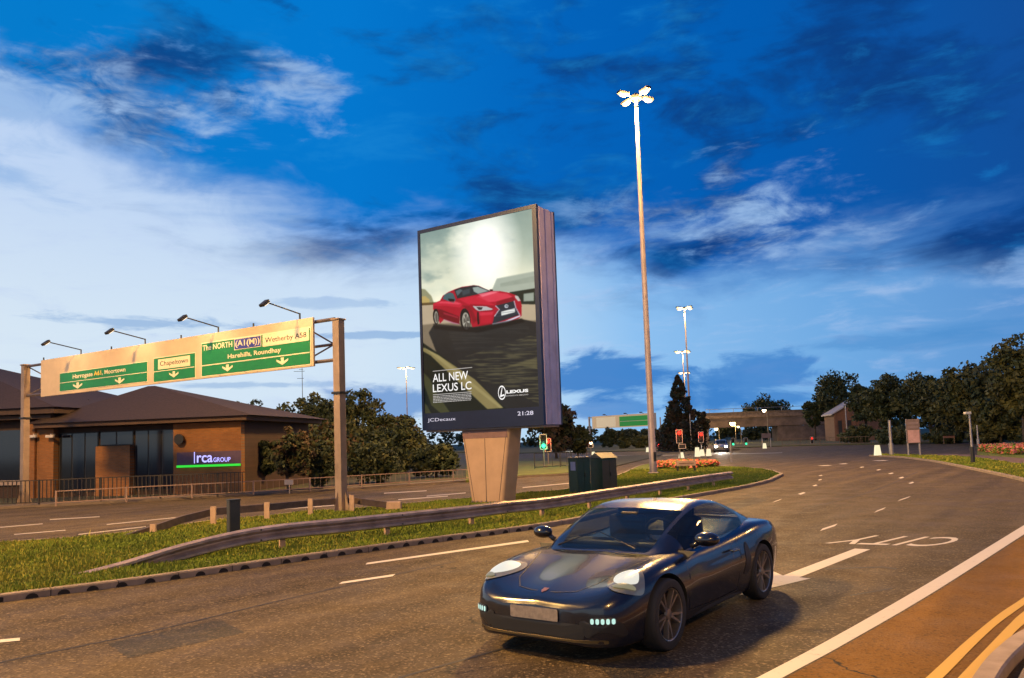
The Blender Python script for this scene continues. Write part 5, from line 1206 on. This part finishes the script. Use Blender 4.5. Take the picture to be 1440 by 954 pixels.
def make_car(name, label, st, group=None):
    t = thing(name, label, 'car', (0, 0, 0), 0, group)
    S = np.array(st['body'])               # columns: x, w, zb, zs, zt
    NS = 110; X = pchip(np.linspace(0, 1, len(S)), S[:, 0], np.linspace(0, 1, NS))
    o = np.argsort(S[:, 0]); f_ = lambda c: pchip(S[o, 0], S[o, c], X)
    w, zb, zs, zt = f_(1), f_(2), f_(3), f_(4)
    # ring from sill to bonnet centre
    FR = [(0, .02), (.55, 0), (.90, .0), (.955, .10), (.985, .30), (1.0, .52), (.99, .72), (.965, .87), (.90, .975), (.80, 1.0)]
    rings = []
    for i in range(NS):
        P = [(a*w[i], zb[i]+(zs[i]-zb[i])*b) for a, b in FR]
        P[5] = (P[5][0]+.012*math.cos(min(1.5, abs(X[i]+.1))), P[5][1])
        P += [(.62*w[i], zs[i]+(zt[i]-zs[i])*.55), (.34*w[i], zt[i]-.003), (0, zt[i]+.008)]
        tt = np.linspace(0, 1, len(P)); u = np.linspace(0, 1, 44)
        rings.append(np.c_[pchip(tt, [p[0] for p in P], u), pchip(tt, [p[1] for p in P], u)])
    R_ = np.array(rings); K = 44
    V = []; F = []
    for i in range(NS):
        for k in range(K): V.append((X[i], R_[i, k, 0], R_[i, k, 1]))
        for k in range(K-2, 0, -1): V.append((X[i], -R_[i, k, 0], R_[i, k, 1]))
    n = 2*K-2
    for i in range(NS-1):
        for k in range(n): F.append((i*n+k, i*n+(k+1) % n, (i+1)*n+(k+1) % n, (i+1)*n+k))
    F.append(tuple(reversed(range(n)))); F.append(tuple(range((NS-1)*n, NS*n)))
    m = MB(); m.add(V, F); body = m.build('body', [CARPAINT if 'paint' not in st else st['paint'], ARCH], t, smooth=True)
    bm = bmesh.new(); bm.from_mesh(body.data); bmesh.ops.recalc_face_normals(bm, faces=bm.faces); bm.to_mesh(body.data); bm.free()
    tree_ = BVHTree.FromPolygons([v.co.copy() for v in body.data.vertices], [tuple(p.vertices) for p in body.data.polygons])
    # wheel arches
    WR = st['wr']; axles = st['axles']
    for ax in axles:
        for s in (-1, 1):
            c = MB(); c.cyl((ax, s*.56, WR), (ax, s*1.2, WR), WR+.045, WR+.055, 40); co = c.build('cut', ARCH)
            md = body.modifiers.new('b', 'BOOLEAN'); md.operation = 'DIFFERENCE'; md.object = co; md.solver = 'EXACT'
            bpy.context.view_layer.update(); dg = bpy.context.evaluated_depsgraph_get()
            nm = bpy.data.meshes.new_from_object(body.evaluated_get(dg)); body.modifiers.clear(); old = body.data; body.data = nm
            bpy.data.objects.remove(co)
    body.data.name = 'body'
    if len(body.data.materials) < 2: body.data.materials.append(ARCH)
    for p in body.data.polygons:
        c = p.center
        for ax in axles:
            if math.hypot(c.x-ax, c.z-WR) < WR+.07 and abs(c.y) > .5 and (abs(p.normal.y) < .5 or abs(abs(c.y)-.56) < .02) and math.hypot(c.x-ax, c.z-WR) < WR+.057: p.material_index = 1
    body.data.set_sharp_from_angle(angle=R(38))
    # cabin: roof line over a tumblehome
    cb = np.array(st['cabin'])             # x, base half width, base z, top half width, top z
    NC = 90; o = np.argsort(cb[:, 0]); XC = np.linspace(cb[:, 0].min(), cb[:, 0].max(), NC); g_ = lambda c: pchip(cb[o, 0], cb[o, c], XC)
    bw, bz_, tw, tz = g_(1), g_(2), g_(3), g_(4); KC = 34; rc = []
    for i in range(NC):
        hgt = tz[i]-bz_[i]
        P = [(bw[i], bz_[i]), (bw[i]*.75+tw[i]*.25+.012, bz_[i]+hgt*.34), (bw[i]*.42+tw[i]*.58+.012, bz_[i]+hgt*.68), (tw[i], bz_[i]+hgt*.90), (tw[i]*.86, bz_[i]+hgt*.965), (tw[i]*.5, bz_[i]+hgt*.995), (0, tz[i]+.006)]
        tt = np.linspace(0, 1, len(P)); u = np.linspace(0, 1, KC); rc.append(np.c_[pchip(tt, [p[0] for p in P], u), pchip(tt, [p[1] for p in P], u)])
    RC = np.array(rc)
    def cab_patch(nm, cond, mt, s, off=0.0):
        vs = []; ids = {}; fs = []
        def vid(i, k, sg):
            q = (i, k, sg if k < KC-1 else 1)
            if q not in ids:
                a = Vector((XC[min(i+1, NC-1)]-XC[max(i-1, 0)], 0, RC[min(i+1, NC-1), k, 1]-RC[max(i-1, 0), k, 1])); b = Vector((0, RC[i, min(k+1, KC-1), 0]-RC[i, max(k-1, 0), 0], RC[i, min(k+1, KC-1), 1]-RC[i, max(k-1, 0), 1]))
                nn = a.cross(b); nn = nn.normalized() if nn.length > 1e-8 else Vector((0, 0, 1))
                if nn.z < 0 or (abs(nn.z) < .2 and nn.y < 0): nn = -nn
                p = Vector((XC[i], RC[i, k, 0], RC[i, k, 1]))+nn*off; ids[q] = len(vs); vs.append((p.x, p.y*q[2], p.z))
            return ids[q]
        for i in range(NC-1):
            for k in range(KC-1):
                for sg in s:
                    if cond((XC[i]+XC[i+1])/2, k/(KC-1)):
                        f = [vid(i, k, sg), vid(i+1, k, sg), vid(i+1, k+1, sg), vid(i, k+1, sg)]; fs.append(f[::-1] if sg > 0 else f)
        m = MB(); m.add(vs, fs); ob = m.build(nm, mt, t, smooth=True); bm = bmesh.new(); bm.from_mesh(ob.data); bmesh.ops.recalc_face_normals(bm, faces=bm.faces); bm.to_mesh(ob.data); bm.free(); return ob
    ws0, ws1 = st['screen']; rs0, rs1 = st['rear']; pt = st.get('paint', CARPAINT)
    side = lambda x, k: st['side'][0] < x < st['side'][1] and .03 < k < .46
    scr = lambda x, k: ws0 < x < ws1 and k > .56
    rear = lambda x, k: rs0 < x < rs1 and k > .60
    cab_patch('roof', lambda x, k: not (side(x, k) or scr(x, k) or rear(x, k)), pt, (1, -1))
    cab_patch('windscreen', scr, GLS, (1, -1), .002); cab_patch('rear_window', rear, GLS, (1, -1), .002)
    for s in (1, -1): cab_patch('side_window', side, GLS, (s,), .002)
    if st.get('interior'):
        IN = mat('seat_leather', (.035, .028, .024), .6, var=.2); 
        for s in (-1, 1):
            m = MB(); m.bbox((-.22, .34*s, .93), (.14, .44, .34), .06, mx=None); st_ = m.build('seat', IN, t, smooth=True, angle=50)
            m = MB(); m.bbox((-.25, .34*s, 1.13), (.10, .24, .16), .045); m.build('headrest', IN, st_, smooth=True, angle=50)
        m = MB(); m.bbox((.62, 0, .875), (.34, 1.2, .06), .025); m.build('dashboard', BLACK, t)
        m = MB(); mx = Matrix.Translation((.30, .34, .96)) @ Matrix.Rotation(R(-68), 4, 'Y'); vs = []; n = 24
        for i in range(n):
            a = 2*math.pi*i/n
            for b_ in range(6): q = 2*math.pi*b_/6; rr = .175+.016*math.cos(q); vs.append((rr*math.cos(a), rr*math.sin(a), .016*math.sin(q)))
        m.add(vs, [(i*6+b_, ((i+1) % n)*6+b_, ((i+1) % n)*6+(b_+1) % 6, i*6+(b_+1) % 6) for i in range(n) for b_ in range(6)], mx=mx); m.box((0, 0, 0), (.05, .33, .02), mx=mx); m.build('steering_wheel', RUB, t)
        m = MB(); m.bbox((.36, 0, 1.16), (.03, .2, .06), .012); m.build('rear_view_mirror', BLACK, t)
    # fittings that follow the body surface
    def decal(nm, outline, c, dr, mt, off=.005, up=(0, 0, 1), parent=t, rings=5, dome=.0, tree__=None):
        if 6 < len(outline) < 13:
            Q = list(outline); Q2 = []
            for i in range(len(Q)):
                a_, b_, c_, d_ = (Vector(Q[(i+k) % len(Q)]) for k in (-1, 0, 1, 2))
                for k in range(4): tt_ = k/4; Q2.append(tuple(.5*((2*b_)+(c_-a_)*tt_+(2*a_-5*b_+4*c_-d_)*tt_*tt_+(3*b_-a_-3*c_+d_)*tt_**3)))
            outline = Q2; rings = 9
        dr = Vector(dr).normalized(); e1 = Vector(up).cross(dr).normalized(); e2 = dr.cross(e1); c = Vector(c); N_ = len(outline); vs = []; cx = sum(p[0] for p in outline)/N_; cy = sum(p[1] for p in outline)/N_
        def hit(a, b):
            o_ = c+e1*a+e2*b; h = tree_.ray_cast(o_+dr*1.5, -dr)
            return (h[0] if h[0] else o_)
        vs.append(hit(cx, cy)+dr*(off+dome))
        for r in range(1, rings+1):
            q = r/rings
            for a, b in outline: vs.append(hit(cx+(a-cx)*q, cy+(b-cy)*q)+dr*(off+dome*(1-q*q)))
        fs = [(0, 1+i, 1+(i+1) % N_) for i in range(N_)]
        for r in range(rings-1): fs += [(1+r*N_+i, 1+(r+1)*N_+i, 1+(r+1)*N_+(i+1) % N_, 1+r*N_+(i+1) % N_) for i in range(N_)]
        m = MB(); m.add(vs, fs); return m.build(nm, mt, parent, smooth=True)
    def rrect(w_, h_, r=.3, sk=0, n_=5):
        out = []; rr = min(w_, h_)*r
        for qx, qy, a0 in ((w_/2-rr, h_/2-rr, 0), (-w_/2+rr, h_/2-rr, 90), (-w_/2+rr, -h_/2+rr, 180), (w_/2-rr, -h_/2+rr, 270)):
            for k in range(n_): a = R(a0+90*k/(n_-1)); x = qx+rr*math.cos(a); y = qy+rr*math.sin(a); out.append((x+sk*y, y))
        return out
    def strip(nm, path, wdt, mt, off=.004):     # a thin line on the flank: path of (x, z, side)
        vs = []; fs = []
        for i, (x, z, s) in enumerate(path):
            a = path[max(0, i-1)]; b = path[min(len(path)-1, i+1)]; d = Vector((b[0]-a[0], b[1]-a[1])).normalized(); q = Vector((-d.y, d.x))*wdt/2
            for sg in (-1, 1):
                o_ = Vector((x+q.x*sg, s*1.5, z+q.y*sg)); h = tree_.ray_cast(o_, Vector((0, -s, 0))); p = h[0] if h[0] else Vector((x, s*.9, z)); vs.append(p+Vector((0, s*off, 0)))
        fs = [(2*i, 2*i+1, 2*i+3, 2*i+2) for i in range(len(path)-1)]; m = MB(); m.add(vs, fs); return m.build(nm, mt, t)
    st['fit'](t, decal, rrect, strip, tree_)
    # wheels
    for ax in axles:
        for s in (1, -1):
            m = MB(); wd = .235; y1 = s*(st['track']); mx = Matrix.Translation((ax, y1, WR)) @ Matrix.Rotation(R(-90*s), 4, 'X')
            r0 = WR*.74; m.lathe([(r0, -wd*.8), (WR*.93, -wd*.82), (WR*.985, -wd*.70), (WR, -wd*.5), (WR, -wd*.12), (WR*.985, .0), (WR*.93, .012), (r0*1.03, .006), (r0, -.01)], 36, mx=mx)
            wh = m.build('wheel', TYRE, t, smooth=True, angle=50)
            m = MB(); m.lathe([(r0, -.01), (r0*.985, .004), (r0*.95, .0), (r0*.93, -.05), (r0*.90, -.17)], 36, mx=mx)
            m.lathe([(.055, -.035), (.05, -.012), (.0, -.008)], 14, mx=mx)
            for k in range(5):
                for dl in (-.16, .16):
                    a = k*1.2566+.3+st.get('spin', 0); a2 = a+dl*1.15; a1 = a+dl*.45
                    p = [(math.cos(a1)*.04, math.sin(a1)*.04), (math.cos(a2)*r0*.96, math.sin(a2)*r0*.96)]; dx, dy = p[1][0]-p[0][0], p[1][1]-p[0][1]; l = math.hypot(dx, dy); qx_, qy_ = -dy/l*.013, dx/l*.013
                    m.add([(p[0][0]-qx_, p[0][1]-qy_, -.02), (p[0][0]+qx_, p[0][1]+qy_, -.02), (p[1][0]+qx_*.8, p[1][1]+qy_*.8, -.004), (p[1][0]-qx_*.8, p[1][1]-qy_*.8, -.004),
                           (p[0][0]-qx_*1.3, p[0][1]-qy_*1.3, -.06), (p[0][0]+qx_*1.3, p[0][1]+qy_*1.3, -.06), (p[1][0]+qx_*1.2, p[1][1]+qy_*1.2, -.05), (p[1][0]-qx_*1.2, p[1][1]-qy_*1.2, -.05)], [(0, 1, 2, 3), (0, 4, 5, 1), (1, 5, 6, 2), (3, 2, 6, 7), (0, 3, 7, 4)], mx=mx)
            m.build('rim', RIM, wh)
            m = MB(); m.lathe([(r0*.9, -.1), (r0*.5, -.1), (0, -.1)], 24, mx=mx); m.build('brake_disc', mat('brake', (.05, .045, .045), .6, .5), wh)
    # underside block closes off light below the sills
    return t
def fit_sports(t, decal, rrect, strip, tr):
    HB = mat('headlamp_housing', (.30, .29, .20), .2, .5, var=.1, coat=.6); HE = emat('headlamp_glow', (.92, .90, .78), .85); HW = emat('headlamp_warm', (.75, .68, .38), .3)
    DR = emat('daytime_light', (.60, .95, .84), .9)
    for s in (1, -1):
        d = (1.0, .40*s, .95); c = (1.70, .655*s, .66)
        out = [(-.150, -.115), (-.165, .0), (-.14, .12), (-.06, .20), (.05, .21), (.13, .13), (.155, .01), (.13, -.11), (.05, -.175), (-.06, -.17)]
        out = [(x*s*-1, y) for x, y in out]
        if s < 0: out = out[::-1]
        hl = decal('headlight', out, c, d, HB, .009, dome=.012)
        decal('lamp_glass', [(x*.70+.004*s, y*.66+.035) for x, y in out], c, d, HE, .020, parent=hl, dome=.012)
        decal('indicator', [(x*.62, y*.16-.105) for x, y in out], c, d, HW, .024, parent=hl, dome=.004)
        decal('lower_intake', rrect(.36, .15, .3, sk=-.35*s), (2.0, .60*s, .335), (1, .30*s, 0), BLACK, .005)
        dl = decal('daytime_running_light', rrect(.23, .065, .4), (2.0, .60*s, .405), (1, .42*s, .05), BLACK, .009)
        for k in range(5):
            decal('light_dot', rrect(.026, .046, .5), (2.0, .60*s, .405), (1, .42*s, .05), DR, .016, parent=dl) if False else None
            dd = Vector((1, .42*s, .05)).normalized(); e1 = Vector((0, 0, 1)).cross(dd).normalized()
            decal('light_dot', [(p[0]+(-.088+k*.044), p[1]) for p in rrect(.030, .050, .5)], (2.0, .60*s, .405), (1, .42*s, .05), DR, .016, parent=dl, rings=2)
        # mirrors
        m = MB(); mx = Matrix.Translation((.60, .955*s, .955)) @ Matrix.Rotation(R(12*s), 4, 'Z') @ Matrix.Diagonal((.10, .125, .075, 1))
        bm = bmesh.new(); bmesh.ops.create_uvsphere(bm, u_segments=18, v_segments=12, radius=1); bm.verts.index_update()
        for v in bm.verts:
            if v.co.x < -.25: v.co.x = -.25
        m.add([v.co for v in bm.verts], [[v.index for v in f.verts] for f in bm.faces], mx=mx); bm.free()
        m.cyl((.62, .80*s, .875), (.60, .90*s, .93), .03, .025, 8); mi = m.build('door_mirror', CARPAINT, t, smooth=True)
        m = MB(); m.lathe([(1, 0), (0, 0)], 16, mx=Matrix.Translation((.572, .955*s, .955)) @ Matrix.Rotation(R(12*s), 4, 'Z') @ Matrix.Rotation(R(-90), 4, 'Y') @ Matrix.Diagonal((.06, .10, 1, 1))); m.build('mirror_glass', CHROME, mi)
        dr_ = strip('door_line', [(.86, .28, s), (.885, .45, s), (.86, .62, s), (.80, .78, s), (.76, .85, s)], .010, RUB)
        strip('door_line', [(-.42, .24, s), (-.45, .40, s), (-.50, .60, s), (-.46, .80, s), (-.42, .88, s)], .010, RUB)
        strip('door_line', [(.86, .28, s), (.4, .245, s), (0, .235, s), (-.42, .24, s)], .010, RUB)
        m = MB(); m.bbox((-.26, .905*s, .72), (.19, .028, .028), .01); m.build('door_handle', CARPAINT, t)
        decal('side_intake', [(-.10*s, -.20), (-.06*s, -.05), (-.05*s, .10), (-.0*s, .16), (.06*s, .08), (.07*s, -.08), (.02*s, -.2)][::s], (-.66, .85*s, .60), (0, s, 0.05), BLACK, .004)
        decal('tail_lamp', rrect(.30, .10, .4), (-2.0, .62*s, .76), (-1, .55*s, .15), mat('tail_red', (.25, .01, .01), .2, coat=.5), .006)
        m = MB(); m.bbox((-.05, .80*s, .205), (1.75, .05, .07), .02); m.build('sill', BLACK, t)
        for k in range(2):
            pass
    decal('centre_intake', rrect(.98, .155, .35), (2.1, 0, .30), (1, 0, 0), BLACK, .006)
    pl = decal('licence_plate', rrect(.50, .112, .12), (2.1, 0, .435), (1, 0, .02), mat('plate_worn', (.22, .19, .17), .6, var=.3, scale=16), .016)
    lip = decal('front_lip', rrect(1.35, .035, .4), (2.1, 0, .225), (1, 0, 0), mat('lip_gold', (.12, .09, .04), .35, .5), .010)
    decal('badge', [(-.026, .03), (.026, .03), (.028, -.005), (.0, -.04), (-.028, -.005)][::-1], (1.95, 0, .58), (1, 0, .7), mat('badge_copper', (.5, .22, .14), .3, .7), .006)
    # bonnet shut line
    def line_on(nm, P, wdt):
        vs = []; 
        for i, (x, y) in enumerate(P):
            a = P[max(0, i-1)]; b = P[min(len(P)-1, i+1)]; d = Vector((b[0]-a[0], b[1]-a[1])).normalized(); q = Vector((-d.y, d.x))*wdt/2
            for sg in (-1, 1):
                h = tr.ray_cast(Vector((x+q.x*sg, y+q.y*sg, 2)), Vector((0, 0, -1))); vs.append((h[0] if h[0] else Vector((x, y, .8)))+Vector((0, 0, .003)))
        m = MB(); m.add(vs, [(2*i, 2*i+1, 2*i+3, 2*i+2) for i in range(len(P)-1)]); m.build(nm, RUB, t)
    line_on('bonnet_line', [(.92, .66), (1.2, .60), (1.5, .50), (1.8, .42), (1.96, .30), (2.01, .12), (2.01, -.12), (1.96, -.30), (1.8, -.42), (1.5, -.50), (1.2, -.60), (.92, -.66)], .009)
    for s, x0 in ((1, .25), (-1, -.35)):
        m = MB(); m.cyl((.93, .45*s-.1, .868), (.70, .02*s-.2, 1.0), .009, .006, 5); m.build('wiper', BLACK, t)
sports = dict(
    body=[(2.17, .40, .20, .49, .50), (2.14, .56, .18, .53, .545), (2.06, .70, .165, .59, .585), (1.93, .785, .155, .66, .625), (1.72, .84, .155, .735, .675), (1.33, .885, .16, .815, .75), (.90, .885, .16, .835, .83), (.40, .868, .16, .845, .86), (-.2, .868, .16, .865, .88), (-.70, .885, .16, .905, .91), (-1.145, .905, .17, .945, .95), (-1.5, .895, .19, .935, .95), (-1.82, .84, .24, .89, .91), (-2.02, .75, .30, .84, .85), (-2.12, .62, .36, .80, .80), (-2.15, .5, .4, .76, .76)],
    cabin=[(1.02, .60, .80, .50, .835), (.92, .68, .81, .54, .875), (.72, .745, .825, .56, 1.0), (.45, .765, .835, .575, 1.135), (.20, .77, .84, .58, 1.225), (-.05, .77, .85, .575, 1.272), (-.30, .77, .855, .565, 1.283), (-.60, .76, .87, .55, 1.262), (-.95, .74, .89, .52, 1.19), (-1.30, .69, .91, .48, 1.075), (-1.60, .60, .92, .42, .975), (-1.80, .5, .905, .36, .925)],
    interior=True, wr=.335, axles=(1.33, -1.145), track=.885, screen=(.24, .99), rear=(-1.55, -.72), side=(-.98, .66), fit=fit_sports)
car = make_car('sports_coupe', 'dark blue sports coupe with lit headlights driving on the near road', sports)
Fw = G(946, 903); Rw = G(1083, 851.5); hd = (Fw-Rw).normalized(); lf_ = Vector((-hd.y, hd.x, 0))
mid = (Fw+Rw)/2-lf_*.86; off_ = (1.33-1.145)/2
print('wheelbase fit', (Fw-Rw).length)
car.location = (1.54, 9.45, 0); car.rotation_euler = (0, 0, R(-126)); car.scale = (1.10, 1.08, 1.01)
# distant cars
def fit_hatch(front_on, tail_on):
    def f(t, decal, rrect, strip, tr):
        for s in (1, -1):
            decal('headlight', rrect(.34, .2, .4), (2.0, .58*s, .68), (1, .2*s, .2), emat('far_headlight', (1.0, .93, .75), 30) if front_on else MATS['headlamp_housing'], .03)
            decal('tail_lamp', rrect(.24, .3, .3), (-2.0, .66*s, .85), (-1, .25*s, .0), emat('far_tail', (1.0, .04, .02), 7) if tail_on else MATS['tail_red'], .01)
            m = MB(); m.bbox((.75, .98*s, 1.0), (.12, .2, .13), .04); m.build('door_mirror', BLACK, t)
        decal('grille', rrect(.9, .18, .3), (2.0, 0, .5), (1, 0, 0), BLACK, .006); decal('licence_plate', rrect(.5, .11, .1), (2.0, 0, .42), (1, 0, 0), MATS['plate_worn'], .012)
        decal('licence_plate', rrect(.5, .11, .1), (-2.0, 0, .6), (-1, 0, 0), MATS['plate_worn'], .012)
    return f
def hatch(paint_, fo, to):
    return dict(body=[(2.05, .45, .32, .62, .63), (2.0, .62, .26, .70, .71), (1.85, .78, .2, .80, .80), (1.5, .86, .17, .90, .88), (1.0, .88, .17, .94, .97), (0, .88, .17, .95, .98), (-1.2, .88, .18, .97, .98), (-1.8, .86, .22, .97, .98), (-2.0, .80, .28, .95, .96), (-2.06, .66, .34, .9, .9)],
      cabin=[(1.25, .62, .88, .5, .94), (1.0, .74, .91, .56, 1.06), (.6, .80, .93, .6, 1.27), (.2, .81, .94, .62, 1.42), (-.3, .81, .94, .62, 1.47), (-1.0, .80, .95, .61, 1.45), (-1.6, .78, .96, .58, 1.36), (-1.85, .74, .96, .54, 1.2), (-2.0, .68, .95, .48, 1.0)],
      wr=.32, axles=(1.28, -1.3), track=.86, screen=(.2, 1.2), rear=(-1.95, -1.65), side=(-1.5, .85), fit=fit_hatch(fo, to), paint=paint_)
c2_ = make_car('hatchback', 'distant oncoming car with two dazzling white headlights', hatch(mat('silver_paint', (.25, .25, .26), .3, .6, var=0, coat=.8), True, False))
c2_.location = W(1014.5, 640, 95); c2_.location.z = 0; c2_.rotation_euler = (0, 0, math.atan2(-95, -25))
c3_ = make_car('hatchback', 'distant car with glowing red tail lamps in front of the conifer', hatch(mat('dark_red_paint', (.12, .02, .02), .3, .3, var=0, coat=.8), False, True))
c3_.location = W(938, 640, 118); c3_.location.z = 0; c3_.rotation_euler = (0, 0, R(62))
ld = bpy.data.lights.new('beam', 'SPOT'); ld.energy = 2500; ld.color = (1, .93, .78); ld.spot_size = R(50); ld.spot_blend = .7
lo = bpy.data.objects.new('headlight_beam', ld); COL.objects.link(lo); lo.parent = c2_; lo.location = (2.25, 0, .68); lo.rotation_euler = Vector((1, 0, -.06)).to_track_quat('-Z', 'Y').to_euler()

for s in (-1, 1):
    ld = bpy.data.lights.new('beam', 'SPOT'); ld.energy = 45; ld.color = (1, .93, .8); ld.spot_size = R(70); ld.spot_blend = .9; ld.shadow_soft_size = .06
    lo = bpy.data.objects.new('headlight_beam', ld); COL.objects.link(lo); lo.parent = car; lo.location = (2.3, .66*s, .62); lo.rotation_euler = Vector((1, .05*s, -.16)).to_track_quat('-Z', 'Y').to_euler()
